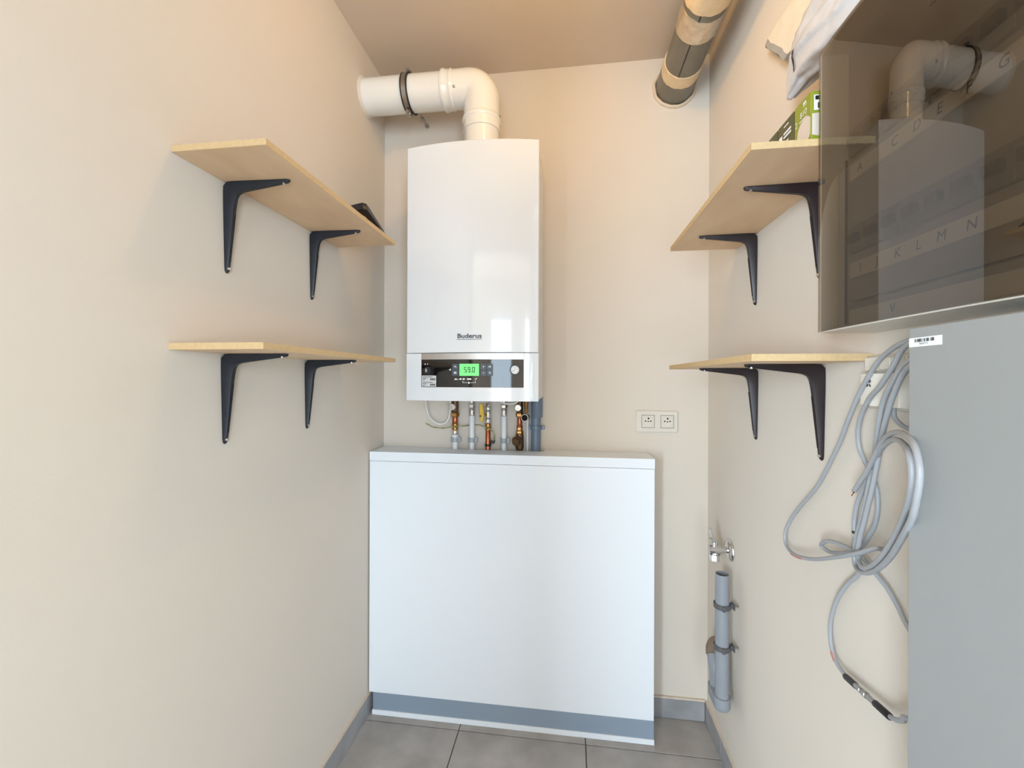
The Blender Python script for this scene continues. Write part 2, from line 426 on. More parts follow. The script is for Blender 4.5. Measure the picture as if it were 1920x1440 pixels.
shape(ic, [(-0.001, -0.0024), (0.001, -0.0024), (0.001, 0.0024), (-0.001, 0.0024)], -0.4565, 1.3095, 0.0)
shape(ic, [(-0.005, -0.002), (0.005, -0.002), (0.0055, 0.0005), (0.003, 0.001), (0, 0.0028), (-0.004, 0.0012)], -0.359, 1.2605, 0.0)
shape(ic, [(0, -0.0005), (0.004, -0.0005), (0.004, 0.0005), (0, 0.0005)], -0.353, 1.2605, 0.0)
for k in (-0.3435, -0.333): shape(ic, [(0.0042 * math.cos(j * PI / 5), 0.0026 * math.sin(j * PI / 5)) for j in range(10)], k, 1.261, 0.0)
shape(ic, [(-0.007, -0.0022), (0.007, -0.0022), (0.007, 0.0022), (-0.007, 0.0022)], -0.315, 1.261, 0.0)
shape(ic, [(-0.004, -0.003), (-0.002, -0.003), (0.004, 0.002), (0.003, 0.003), (0.001, 0.003)], -0.293, 1.261, 0.0)
for a in ((-0.336, 1.2495, 0.0008, 0.005), (-0.2945, 1.2495, 0.0008, 0.005)):
    shape(ic, [(-a[2], 0), (a[2], 0), (a[2], a[3]), (-a[2], a[3])], a[0], a[1], 0.0)
shape(ic, [(-0.0215, -0.0006), (0.0215, -0.0006), (0.0215, 0.0006), (-0.0215, 0.0006)], -0.3152, 1.2495, 0.0)
shape(ic, [(-0.0016, -0.004), (0.0016, -0.004), (0.0016, 0.003), (-0.0016, 0.003)], -0.3155, 1.2495, 0.0)
kn = obj('power_knob', MB().lathe((-0.456, cy(-0.456), 1.289), (-0.456, cy(-0.456) - 1, 1.289), [(-0.002, 0.012), (0.003, 0.012), (0.004, 0.011)], 24), 'black_plastic', dp)
obj('knob_pointer', MB().box(-0.4625, -0.458, cy(-0.459) - 0.0062, cy(-0.459) - 0.0035, 1.2835, 1.2945), 'silver', kn)
lb = obj('instruction_label', cpanel(MB(), -0.4775, -0.4265, 1.236, 1.272, -0.001, 0.0001, 5), 'paper_label', dp)
lm = MB()
random.seed(3)
for r0 in (1.2685, 1.2505):
    for k, (w, h) in enumerate(((0.036, 0.0018), (0.014, 0.0017), (0.009, 0.0016))):
        z = r0 - 0.005 * k
        shape(lm, [(0, -h), (w, -h), (w, 0), (0, 0)], -0.4745, z, 0.0004)
    for k in range(5):
        shape(lm, [(0, 0), (0.0028, 0), (0.0028, 0.0066 - 0.003 * (k % 2)), (0, 0.0066)], -0.447 + 0.0036 * k, r0 - 0.0115, 0.0004)
obj('label_print', lm, 'print_black', lb, smooth=False)
ga = obj('pressure_gauge', MB().lathe((-0.168, cy(-0.168), 1.291), (-0.168, 0, 1.291), [(-0.002, 0.0165), (0.003, 0.0165), (0.003, 0.0138), (0.0005, 0.0135)], 32), 'black_plastic', dp)
obj('gauge_face', MB().cyl((-0.168, cy(-0.168) - 0.0002, 1.291), (-0.168, cy(-0.168) - 0.0016, 1.291), 0.0133, n=32), 'print_white', ga)
gn = MB()
for k in range(7):
    a = math.radians(210 - 40 * k)
    c, s_ = math.cos(a), math.sin(a)
    gn.add([(-0.168 + c * r - s_ * w, cy(-0.168) - 0.0019, 1.291 + s_ * r + c * w) for r, w in ((0.008, 0.0004), (0.008, -0.0004), (0.0112, -0.0004), (0.0112, 0.0004))], [(0, 1, 2, 3)])
gn.add([(-0.168 + a, cy(-0.168) - 0.0021, 1.291 + b) for a, b in ((-0.006, -0.0052), (-0.005, -0.006), (0.0035, 0.0055), (0.003, 0.006))], [(0, 1, 2, 3)])
obj('gauge_needle', gn, 'print_dark', ga, smooth=False)
sl = obj('instruction_slot', cpanel(MB(), -0.2545, -0.2075, 1.2365, 1.2705, -0.001, 0.0, 5), 'black_gloss', dp)
br = text_mb('Buderus', 0.0200, lambda a, b: curved(a * 1.22, b, -0.3145, 1.3992), 0.0005)
for x0, x1 in ((-0.356, -0.273),):
    for i in range(6):
        a = x0 + (x1 - x0) * i / 6; b = x0 + (x1 - x0) * (i + 1) / 6
        br.add([curved(0, 0, a, 1.388), curved(0, 0, b, 1.388), curved(0, 0.0016, b, 1.388), curved(0, 0.0016, a, 1.388)], [(0, 1, 2, 3)])
bl = obj('brand_lettering', br, 'print_dark', bo, smooth=False)
bl['label'] = 'small dark underlined brand lettering'
# strip of clear adhesive tape on the lower right of the console
tb = MB()
rows = [(-0.116, -0.108, 1.315), (-0.1165, -0.107, 1.30), (-0.117, -0.108, 1.285), (-0.119, -0.1055, 1.27), (-0.121, -0.108, 1.256), (-0.122, -0.107, 1.24), (-0.121, -0.106, 1.222), (-0.120, -0.104, 1.196)]
ring = []
for i, (a, b, z) in enumerate(rows):
    d = 0.0008 + 0.0012 * (i % 2)
    ring.append([(a, cy(a) - 0.0002, z), (a, cy(a) - d, z), ((a + b) / 2, cy((a + b) / 2) - d - 0.001, z), (b, cy(b) - d, z), (b, cy(b) - 0.0002, z)])
tb.loft(ring)
obj('adhesive_tape', tb, 'white_enamel', bo)

# ------------------------------------------------------------------ flue
FX, FY, FZ, FR = -0.309, 1.495, 2.30, 0.0615
fu = thing('flue_pipe', 'thick white flue pipe bending from the boiler top into the wall', 'pipe', (FX, FY, BZ1))
obj('horizontal_pipe', MB().cyl((XL + 0.0005, FY, FZ), (-0.405, FY, FZ), FR, n=48), 'white_flue', fu)
BR = 0.044
arc = [(-0.432, FY, FZ), (-0.41, FY, FZ)]
for k in range(0, 13):
    a = k / 12 * PI / 2
    arc.append((FX - BR + BR * math.sin(a), FY, FZ - BR + BR * math.cos(a)))
arc += [(FX, FY, 2.18)]
el = obj('elbow', MB().tube(arc, 0.0635, 48), 'white_flue', fu, angle=60)
obj('collar', MB().lathe((-0.446, FY, FZ), (1, FY, FZ), [(0, 0.062), (0, 0.0675), (0.006, 0.069), (0.011, 0.0675), (0.014, 0.0655), (0.03, 0.0655), (0.033, 0.067), (0.036, 0.0655), (0.04, 0.0635)], 48), 'white_flue', fu)
obj('collar', MB().lathe((FX, FY, 2.140), (FX, FY, 3), [(0, 0.0625), (0.0, 0.0645), (0.030, 0.0652), (0.033, 0.068), (0.040, 0.069), (0.046, 0.0675), (0.05, 0.0635)], 48), 'white_flue', fu)
obj('wall_sealant', MB().lathe((XL + 0.0005, FY, FZ), (1, FY, FZ), [(0, 0.062), (0, 0.070), (0.004, 0.067), (0.009, 0.0618)], 48), 'wall_paint', fu)
obj('vertical_pipe', MB().cyl((FX, FY, BZ1 + 0.0005), (FX, FY, 2.2), FR, n=48), 'white_flue', fu)
def screw(parent, p, d, r=0.0045, m='steel'):
    p = Vector(p); d = Vector(d).normalized()
    return obj('screw', MB().lathe(p - d * 0.004, p + d, [(0, r), (0.005, r), (0.0066, r * 0.55)], 14), m, parent)
screw(fu, (-0.395, FY - 0.0575, FZ - 0.026), (0, -1, -0.45))
screw(fu, (FX + 0.062, FY, 2.098), (1, -0.1, 0))
screw(fu, (FX + 0.066, FY, 2.192), (1, -0.1, 0))
# pipe clamp with rubber lining and wall stud
cl = thing('pipe_clamp', 'rubber-lined steel clamp around the white horizontal flue pipe', 'clamp', (-0.575, YB - 0.001, FZ))
ru = MB().pipe((-0.589, FY, FZ), (-0.565, FY, FZ), 0.0648, 0.0618, 48)
ru.pipe((-0.5895, FY, FZ), (-0.585, FY, FZ), 0.0672, 0.0618, 48).pipe((-0.569, FY, FZ), (-0.5645, FY, FZ), 0.0672, 0.0618, 48)
obj('rubber_lining', ru, 'black_plastic', cl)
obj('band', MB().pipe((-0.585, FY, FZ), (-0.569, FY, FZ), 0.0668, 0.0648, 48), 'steel', cl)
for sgn in (1, -1):
    obj('ear', MB().box(-0.585, -0.569, FY - 0.012, FY + 0.012, min(sgn * 0.066, sgn * 0.080) + FZ, max(sgn * 0.066, sgn * 0.080) + FZ), 'steel', cl, bevel=0.001)
    sc_ = MB().cyl((-0.577, FY - 0.02, FZ + sgn * 0.0745), (-0.577, FY + 0.016, FZ + sgn * 0.0745), 0.0035, n=12)
    sc_.cyl((-0.577, FY - 0.022, FZ + sgn * 0.0745), (-0.577, FY - 0.012, FZ + sgn * 0.0745), 0.0062, n=12)
    obj('screw', sc_, 'steel', cl)
st = MB().cyl((-0.575, FY + 0.064, FZ - 0.01), (-0.565, YB - 0.001, FZ - 0.022), 0.0035, n=10)
st.cyl((-0.571, FY + 0.112, FZ - 0.0165), (-0.569, FY + 0.13, FZ - 0.019), 0.006, n=6).cyl((-0.566, YB - 0.008, FZ - 0.022), (-0.565, YB - 0.001, FZ - 0.0225), 0.008, n=14)
obj('wall_stud', st, 'steel', cl)

# ------------------------------------------------------------------ grey ventilation duct under the ceiling
VX, VZ, VR = 0.390, 2.353, 0.062
du = thing('ventilation_duct', 'round grey ventilation duct with taped joints under the ceiling', 'duct', (VX, YB, VZ))
obj('duct_pipe', MB().cyl((VX, YF + 0.001, VZ), (VX, YB - 0.0005, VZ), VR, n=48), 'zinc_duct', du)
def band(y0, y1, r, m, seed, lab=None):
    random.seed(seed); rings = []; n = 48
    ks = 5
    for k in range(ks + 1):
        y = y0 + (y1 - y0) * k / ks
        rings.append([(VX + math.cos(2 * PI * j / n) * (r + 0.0016 * noise.noise((j * 0.7, k * 1.3, seed))), y + (0.0025 * noise.noise((j * 0.5, seed, 5)) if k in (0, ks) else 0),
                       VZ + math.sin(2 * PI * j / n) * (r + 0.0016 * noise.noise((j * 0.7, k * 1.3, seed)))) for j in range(n)])
    o = obj('tape_band', MB().loft(rings), m, du)
    if lab: o['label'] = lab
band(1.52, 1.572, 0.0655, 'cream_tape', 1, 'cream tape band')
band(1.292, 1.372, 0.0645, 'silver_tape', 2, 'crinkled silver tape band')
band(1.21, 1.268, 0.0655, 'cream_tape', 3)
for k, yy in enumerate((0.72, 0.12)): band(yy, yy + 0.07, 0.0648, 'silver_tape', 4 + k)
obj('end_sleeve', MB().lathe((VX, YB - 0.088, VZ), (VX, 9, VZ), [(0, 0.0645), (0, 0.0665), (0.0875, 0.068)], 48), 'zinc_duct', du)
rings = []
for k in range(7):
    a = k / 6 * PI
    rings.append([(VX + math.cos(t) * (0.073 + 0.006 * math.cos(a) + 0.003 * noise.noise((math.cos(t) * 3, math.sin(t) * 3, 1))), YB - 0.0005 - 0.012 * math.sin(a),
                   VZ + math.sin(t) * (0.073 + 0.006 * math.cos(a) + 0.003 * noise.noise((math.cos(t) * 3, math.sin(t) * 3, 1)))) for t in [2 * PI * j / 48 for j in range(48)]])
obj('mortar_ring', MB().loft(rings, cap=False), 'mortar', du)
aa = math.radians(-108)
for y0, y1 in ((1.374, 1.518), (1.27, 1.29)):
    ln = MB().tube([(VX + math.cos(aa) * VR, y0, VZ + math.sin(aa) * VR), (VX + math.cos(aa) * VR, y1, VZ + math.sin(aa) * VR)], 0.0019, 6)
    obj('black_line', ln, 'black_plastic', du)

# ------------------------------------------------------------------ pipes between boiler and cabinet
PY = 1.640
PZ0, PZ1 = 0.80, 1.1915
GP = 'connection pipes under the boiler'
def zz(p): return 1.26 - (p - 711.6) * 0.002092
def stack(parent, x, name, m, segs, n=20):
    """segs: (pixel-height top, bottom, radius) rows already turned into heights"""
    prof = []
    segs = sorted(segs, key=lambda s_: s_[1])
    mb = MB()
    for z1, z0, r in segs:
        mb.lathe((x, PY, z0), (x, PY, z1), [(0, r * 0.92), (min(0.0015, (z1 - z0) / 4), r), (z1 - z0 - min(0.0015, (z1 - z0) / 4), r), (z1 - z0, r * 0.92)], n)
    return obj(name, mb, m, parent)
def clip(parent, x, z, r):
    c = MB().pipe((x, PY, z - 0.009), (x, PY, z + 0.009), r + 0.0025, r, 20)
    c.box(x + r, x + r + 0.011, PY - 0.004, PY + 0.004, z - 0.010, z + 0.010).box(x - r - 0.005, x - r, PY - 0.004, PY + 0.004, z - 0.009, z + 0.009)
    c.box(x - 0.005, x + 0.005, PY + r, YB - 0.0008, z - 0.006, z + 0.006)
    obj('pipe_clip', c, 'clear_grey_clip', parent, bevel=0.0006)
def cap_valve(parent, x, z):
    v = obj('valve_cap', MB().lathe((x - 0.003, PY - 0.012, z), (x - 0.003, 0, z), [(0, 0.010), (0.012, 0.013), (0.020, 0.013), (0.022, 0.011), (0.022, 0.005), (0.018, 0.004)], 24), 'chrome', parent)

p1 = thing('heating_pipe', 'leftmost white heating pipe with copper fittings under the boiler', 'pipe', (-0.441, PY, PZ0), GP)
stack(p1, -0.441, 'plastic_pipe', 'white_plastic_pipe', [(zz(815), PZ0, 0.0118)])
stack(p1, -0.441, 'valve_body', 'bronze', [(PZ1, zz(774), 0.0135)], 8)
stack(p1, -0.441, 'union_nut', 'brass', [(zz(774), zz(782), 0.0165)], 6)
stack(p1, -0.441, 'copper_pipe', 'copper', [(zz(781), zz(794), 0.0112)])
stack(p1, -0.441, 'brass_coupling', 'brass', [(zz(794), zz(801), 0.013), (zz(801), zz(808), 0.0115)], 16)
stack(p1, -0.441, 'press_sleeve', 'chrome', [(zz(807), zz(816), 0.0125)])
cap_valve(p1, -0.441, zz(763)); clip(p1, -0.441, zz(825), 0.0118)
def white_pipe(x, label, nm='water_pipe'):
    p = thing(nm, label, 'pipe', (x, PY, PZ0), GP)
    stack(p, x, 'plastic_pipe', 'white_plastic_pipe', [(zz(778), PZ0, 0.0108)])
    stack(p, x, 'union_nut', 'chrome', [(PZ1, zz(757), 0.0085), (zz(757), zz(765), 0.0132)], 6)
    stack(p, x, 'press_sleeve', 'chrome', [(zz(766), zz(780), 0.0118)])
    clip(p, x, zz(825), 0.0108)
white_pipe(-0.373, 'white water pipe with chrome nut, second from left under the boiler')
white_pipe(-0.246, 'white water pipe with chrome nut, right of the yellow-handled valve')
p3 = thing('gas_pipe', 'copper gas pipe with yellow lever valve under the boiler', 'pipe', (-0.309, PY, PZ0), GP)
stack(p3, -0.309, 'valve_body', 'chrome', [(PZ1, zz(762), 0.0095), (zz(762), zz(769), 0.0135), (zz(769), zz(784), 0.0115), (zz(784), zz(793), 0.013)], 8)
stack(p3, -0.309, 'brass_coupling', 'brass', [(zz(793), zz(803), 0.0125), (zz(803), zz(807), 0.0115)], 16)
stack(p3, -0.309, 'copper_pipe', 'copper', [(zz(806), PZ0, 0.0098)])
hd = MB()
hx = -0.331
hd.loft([[(hx - 0.007 + dx, y, zz(757)), (hx + 0.005 + dx, y, zz(757)), (hx + 0.011 + dx, y, zz(778)), (hx + 0.005, y, zz(790)), (hx - 0.003, y, zz(790)), (hx - 0.007, y, zz(776))] for y, dx in ((PY - 0.026, 0), (PY - 0.018, 0))])
hn = obj('valve_lever', hd, 'yellow_plastic', p3, bevel=0.0015)
obj('lever_hub', MB().cyl((hx + 0.002, PY - 0.030, zz(778)), (hx + 0.002, PY, zz(778)), 0.008, n=18), 'yellow_plastic', hn)
obj('lever_screw', MB().cyl((hx - 0.002, PY - 0.032, zz(779)), (hx - 0.002, PY - 0.028, zz(779)), 0.0045, n=14), 'bronze', hn)
cw = MB().pipe((-0.309, PY, zz(836)), (-0.309, PY, zz(832)), 0.0125, 0.0096, 18)
cw.box(-0.298, -0.283, PY - 0.004, PY + 0.002, zz(831), zz(825)).cyl((-0.284, PY - 0.008, zz(827)), (-0.284, PY + 0.004, zz(827)), 0.004, n=10)
obj('earth_clamp', cw, 'black_plastic', p3)
p5 = thing('filter_pipe', 'copper pipe with bronze hexagon-capped strainer under the boiler', 'pipe', (-0.185, PY, PZ0), GP)
stack(p5, -0.185, 'valve_body', 'bronze', [(PZ1, zz(774), 0.0125)], 8)
stack(p5, -0.185, 'union_nut', 'brass', [(zz(773), zz(781), 0.0155)], 6)
stack(p5, -0.185, 'copper_pipe', 'copper', [(zz(780), zz(798), 0.0098), (zz(797), zz(800), 0.0125)])
stack(p5, -0.185, 'brass_coupling', 'brass', [(zz(799), zz(806), 0.011), (zz(806), zz(812), 0.0145)], 6)
fb = obj('strainer_body', MB().lathe((-0.185, PY, zz(811)), (-0.185, PY, 0), [(0, 0.0145), (0.012, 0.0155), (0.02, 0.0165), (0.05, 0.0165), (0.065, 0.013)], 20), 'bronze', p5)
dv = Vector((-0.25, -0.85, -0.15)).normalized(); c0 = Vector((-0.188, PY - 0.002, zz(823)))
obj('strainer_leg', MB().cyl(c0, c0 + dv * 0.022, 0.0180, 0.0195, 24), 'bronze', fb)
obj('strainer_cap', MB().cyl(c0 + dv * 0.022, c0 + dv * 0.031, 0.0165, 0.0155, 6), 'bronze', fb)
cap_valve(p5, -0.185, zz(763))
p6 = thing('drain_pipe', 'blue-grey plastic drain pipe, rightmost under the boiler', 'pipe', (-0.122, PY, PZ0), GP)
dz = MB().lathe((-0.122, PY, PZ0), (-0.122, PY, 2), [(0, 0.0188), (zz(780) - PZ0, 0.0188)], 32)
obj('pipe_body', dz, 'blue_grey_pvc', p6)
obj('pipe_socket', MB().lathe((-0.118, PY - 0.004, zz(781)), (-0.118, PY - 0.004, 2), [(0, 0.0205), (0.002, 0.022), (PZ1 - zz(781), 0.022)], 32), 'blue_grey_pvc', p6)
dcm = MB().pipe((-0.122, PY, zz(803)), (-0.122, PY, zz(796)), 0.0218, 0.0189, 28)
dcm.box(-0.151, -0.142, PY - 0.006, PY + 0.006, zz(803), zz(796)).box(-0.1, -0.088, PY - 0.006, PY + 0.006, zz(803), zz(796))
obj('pipe_clip', dcm, 'blue_grey_pvc', p6, bevel=0.0008)
sv = thing('safety_valve', 'small brass safety valve with open black outlet beside the drain pipe', 'valve', (-0.158, PY - 0.01, zz(756)))
obj('valve_stem', MB().lathe((-0.160, PY - 0.006, PZ1), (-0.156, PY - 0.026, zz(779)), [(0, 0.012), (0.014, 0.012), (0.015, 0.008), (0.06, 0.007)], 16), 'brass', sv)
obj('outlet', MB().pipe((-0.157, PY - 0.02, zz(780)), (-0.160, PY - 0.055, zz(780)), 0.0138, 0.0118, 24).cyl((-0.157, PY - 0.020, zz(780)), (-0.157, PY - 0.024, zz(780)), 0.0125), 'chrome', sv)
obj('outlet_inside', MB().cyl((-0.157, PY - 0.0245, zz(780)), (-0.1598, PY - 0.052, zz(780)), 0.0117, n=24), 'dark_hole', sv)
th = tag(obj('condensate_pipe', MB().cyl((-0.155, YB - 0.008, PZ0), (-0.155, YB - 0.008, PZ1), 0.0055, n=14), 'white_plastic_pipe'),
         'thin white pipe behind the bronze strainer and drain pipe', 'pipe', GP)
w = spline([(-0.556, 1.62, PZ1), (-0.553, 1.622, 1.155), (-0.546, 1.625, 1.12), (-0.528, 1.628, 1.096), (-0.503, 1.63, 1.084), (-0.478, 1.631, 1.088), (-0.463, 1.63, 1.11), (-0.457, 1.626, 1.15), (-0.455, 1.62, PZ1)], 8)
tag(obj('electric_wire', MB().tube(w, 0.0042, 10), 'white_wire'), 'white wire looping down below the left of the boiler', 'wire')
w = spline([(-0.262, 1.60, PZ1), (-0.255, 1.6, 1.176), (-0.23, 1.6, 1.168), (-0.2, 1.6, 1.17), (-0.188, 1.6, 1.178), (-0.182, 1.6, PZ1)], 8)
tag(obj('electric_wire', MB().tube(w, 0.0035, 10), 'white_wire'), 'short white wire sagging beneath the boiler near the strainer', 'wire')
w = spline([(-0.567, YB - 0.001, 1.082), (-0.555, 1.652, 1.078), (-0.53, 1.648, 1.068), (-0.49, 1.645, 1.066), (-0.46, 1.624, 1.072), (-0.441, 1.6225, 1.076), (-0.42, 1.627, 1.076), (-0.395, 1.640, 1.078), (-0.373, 1.6555, 1.079), (-0.345, 1.648, 1.080), (-0.322, 1.630, 1.077), (-0.306, 1.6225, 1.072), (-0.292, 1.628, 1.062), (-0.283, 1.635, 1.045), (-0.284, 1.638, 1.028), (-0.29, 1.637, 1.02)], 6)
tag(obj('earth_wire', MB().tube(w, 0.0020, 8), 'earth_wire'), 'green and yellow earth wire running behind the boiler pipes', 'wire')

# ------------------------------------------------------------------ double wall socket on the back wall
so = thing('double_wall_socket', 'flush double white wall socket right of the boiler', 'socket', (0.33, YB, 1.104))
obj('cover_plate', MB().box(0.2545, 0.4065, YB - 0.007, YB - 0.0005, 1.0645, 1.1445), 'white_plastic', so, bevel=0.004, seg=3)
for cx in (0.2985, 0.3675):
    i_ = obj('socket_insert', MB().box(cx - 0.0225, cx + 0.0225, YB - 0.0095, YB - 0.0065, 1.082, 1.127), 'white_plastic', so, bevel=0.0012)
    fr_ = MB()
    for a in ((cx - 0.0238, cx + 0.0238, 1.1272, 1.1284), (cx - 0.0238, cx + 0.0238, 1.0806, 1.0818)): fr_.box(a[0], a[1], YB - 0.0075, YB - 0.0068, a[2], a[3])
    for a in ((cx - 0.0238, cx - 0.0226), (cx + 0.0226, cx + 0.0238)): fr_.box(a[0], a[1], YB - 0.0075, YB - 0.0068, 1.0806, 1.1284)
    obj('gap_shadow_line', fr_, 'dark_grey_clip', i_)
    obj('socket_ring', MB().pipe((cx, YB - 0.0118, 1.1045), (cx, YB - 0.0094, 1.1045), 0.0205, 0.0188, 32), 'white_plastic', i_)
    h = MB()
    for dx, dz_, r in ((-0.0095, 0.0015, 0.0027), (0, 0.0, 0.0024), (0.0095, 0.0015, 0.0027), (0.001, 0.0115, 0.0032)):
        h.cyl((cx + dx, YB - 0.0101, 1.1045 + dz_), (cx + dx, YB - 0.0092, 1.1045 + dz_), r, n=14)
    obj('socket_hole', h, 'dark_hole', i_)

# ------------------------------------------------------------------ shelf boards
def shelf(label, x0, x1, y0, y1, z0, grp):
    o = thing('shelf_board', label, 'shelf', ((x0 + x1) / 2, (y0 + y1) / 2, z0), grp)
    obj('board', MB().box(x0, x1, y0 + 0.0008, y1 - 0.0008, z0, z0 + 0.0125), 'mdf', o)
    e = MB()
    xo = x1 if x0 < 0 else x0
    e.box(min(xo, xo + (0.0008 if x0 < 0 else -0.0008)), max(xo, xo + (0.0008 if x0 < 0 else -0.0008)), y0, y1, z0 + 0.0002, z0 + 0.0123)
    e.box(x0, x1, y0, y0 + 0.0008, z0 + 0.0002, z0 + 0.0123).box(x0, x1, y1 - 0.0008, y1, z0 + 0.0002, z0 + 0.0123)
    obj('sawn_edge', e, 'mdf_edge', o)
    return o
ZUL, ZLL, ZUR, ZLR = 1.688, 1.314, 1.665, 1.294
GS = 'shelf boards on the side walls'
shelf('upper wooden shelf on the left wall beside the boiler', XL + 0.0005, -0.55, 0.715, 1.304, ZUL, GS)
shelf('lower wooden shelf on the left wall beside the boiler', XL + 0.0005, -0.551, 0.711, 1.312, ZLL, GS)
shelf('upper wooden shelf on the right wall holding bulb boxes', 0.3185, XR - 0.0005, 0.7975, 1.396, ZUR, GS)
shelf('lower wooden shelf on the right wall beside the grey cables', 0.321, XR - 0.0005, 0.799, 1.414, ZLR, GS)

# ------------------------------------------------------------------ shelf brackets
def bracket(m):
    t = thing('shelf_bracket', 'shelf bracket', 'bracket', (0, 0, 0), 'pressed steel shelf brackets')
    secs = [((0.1505, -0.0008), (0.1505, -0.003), 0.004), ((0.1485, -0.0004), (0.1485, -0.006), 0.0088), ((0.142, 0), (0.142, -0.0075), 0.0105), ((0.045, -0.0), (0.045, -0.0195), 0.019), ((0.022, 0), (0.036, -0.0215), 0.0205),
            ((0.009, -0.001), (0.0285, -0.0255), 0.022), ((0.001, -0.009), (0.0245, -0.033), 0.022), ((0, -0.022), (0.0225, -0.043), 0.021), ((0, -0.055), (0.0205, -0.056), 0.020),
            ((0, -0.184), (0.0075, -0.184), 0.0118), ((0, -0.192), (0.006, -0.192), 0.0098), ((0.0004, -0.1965), (0.003, -0.1965), 0.0045)]
    rings = []
    for (ox, oz), (ix, iz), w_ in secs:
        h = w_ / 2
        rings.append([(ox, -h, oz), (ox, h, oz), (ox + (ix - ox) * 0.25, h, oz + (iz - oz) * 0.25), (ix, h * 0.45, iz), (ix, -h * 0.45, iz), (ox + (ix - ox) * 0.25, -h, oz + (iz - oz) * 0.25)])
    obj('bracket_body', MB().loft(rings), m, t, bevel=0.0008, angle=50)
    gr = []
    for s in (-1, 1):
        gr.append([(0.0195 - 0.0, s * 0.0032, -0.066), (0.0085, s * 0.0018, -0.172)])
    rb = MB()
    for a, b in gr: rb.tube([a, b], 0.0011, 6)
    obj('stiffening_rib', rb, m, t)
    for x, y, z, d in ((0.0065, 0, -0.187, (1, 0, 0)), (0.137, 0, -0.0078, (0, 0, -1))):
        screw(t, (x, y, z), d, 0.0036, 'chrome' if z < -0.1 or x > 0.1 else 'brass')
    return t
bl_ = bracket('bracket_black'); br_ = bracket('bracket_brown')
first = {0: True, 1: True}
def put(src, key, loc, rz, label):
    o = src if first[key] else copy_tree(src)
    first[key] = False
    o.location = loc; o.rotation_euler = (0, 0, rz); o['label'] = label
    return o
put(bl_, 0, (XL + 0.0005, 0.847, ZUL - 0.0003), 0, 'black bracket under the near end of the upper left shelf')
put(bl_, 0, (XL + 0.0005, 1.16, ZUL - 0.0003), 0, 'black bracket under the far end of the upper left shelf')
put(bl_, 0, (XL + 0.0005, 0.843, ZLL - 0.0003), 0, 'black bracket under the near end of the lower left shelf')
put(bl_, 0, (XL + 0.0005, 1.139, ZLL - 0.0003), 0, 'black bracket under the far end of the lower left shelf')
loose = copy_tree(bl_)
loose['label'] = 'loose black bracket lying on top of the upper left shelf'
ax = Vector((0, 0.956, -0.293)).normalized(); lg = Vector((-0.97, -0.066, -0.215)); lg = (lg - ax * lg.dot(ax)).normalized()
zx = -lg; yx = zx.cross(ax)
loose.rotation_euler = Matrix((ax, yx, zx)).transposed().to_euler()
loose.location = (-0.562, 1.128, 1.7470)
put(br_, 1, (XR - 0.0005, 1.258, ZUR - 0.0003), PI, 'dark brown bracket under the far end of the upper right shelf')
put(br_, 1, (XR - 0.0005, 0.951, ZUR - 0.0003), PI, 'dark brown bracket of the upper right shelf, partly behind the fuse box')
put(br_, 1, (XR - 0.0005, 1.251, ZLR - 0.0003), PI, 'dark brown bracket under the far end of the lower right shelf')
put(br_, 1, (XR - 0.0005, 0.944, ZLR - 0.0003), PI, 'dark brown bracket under the near end of the lower right shelf')

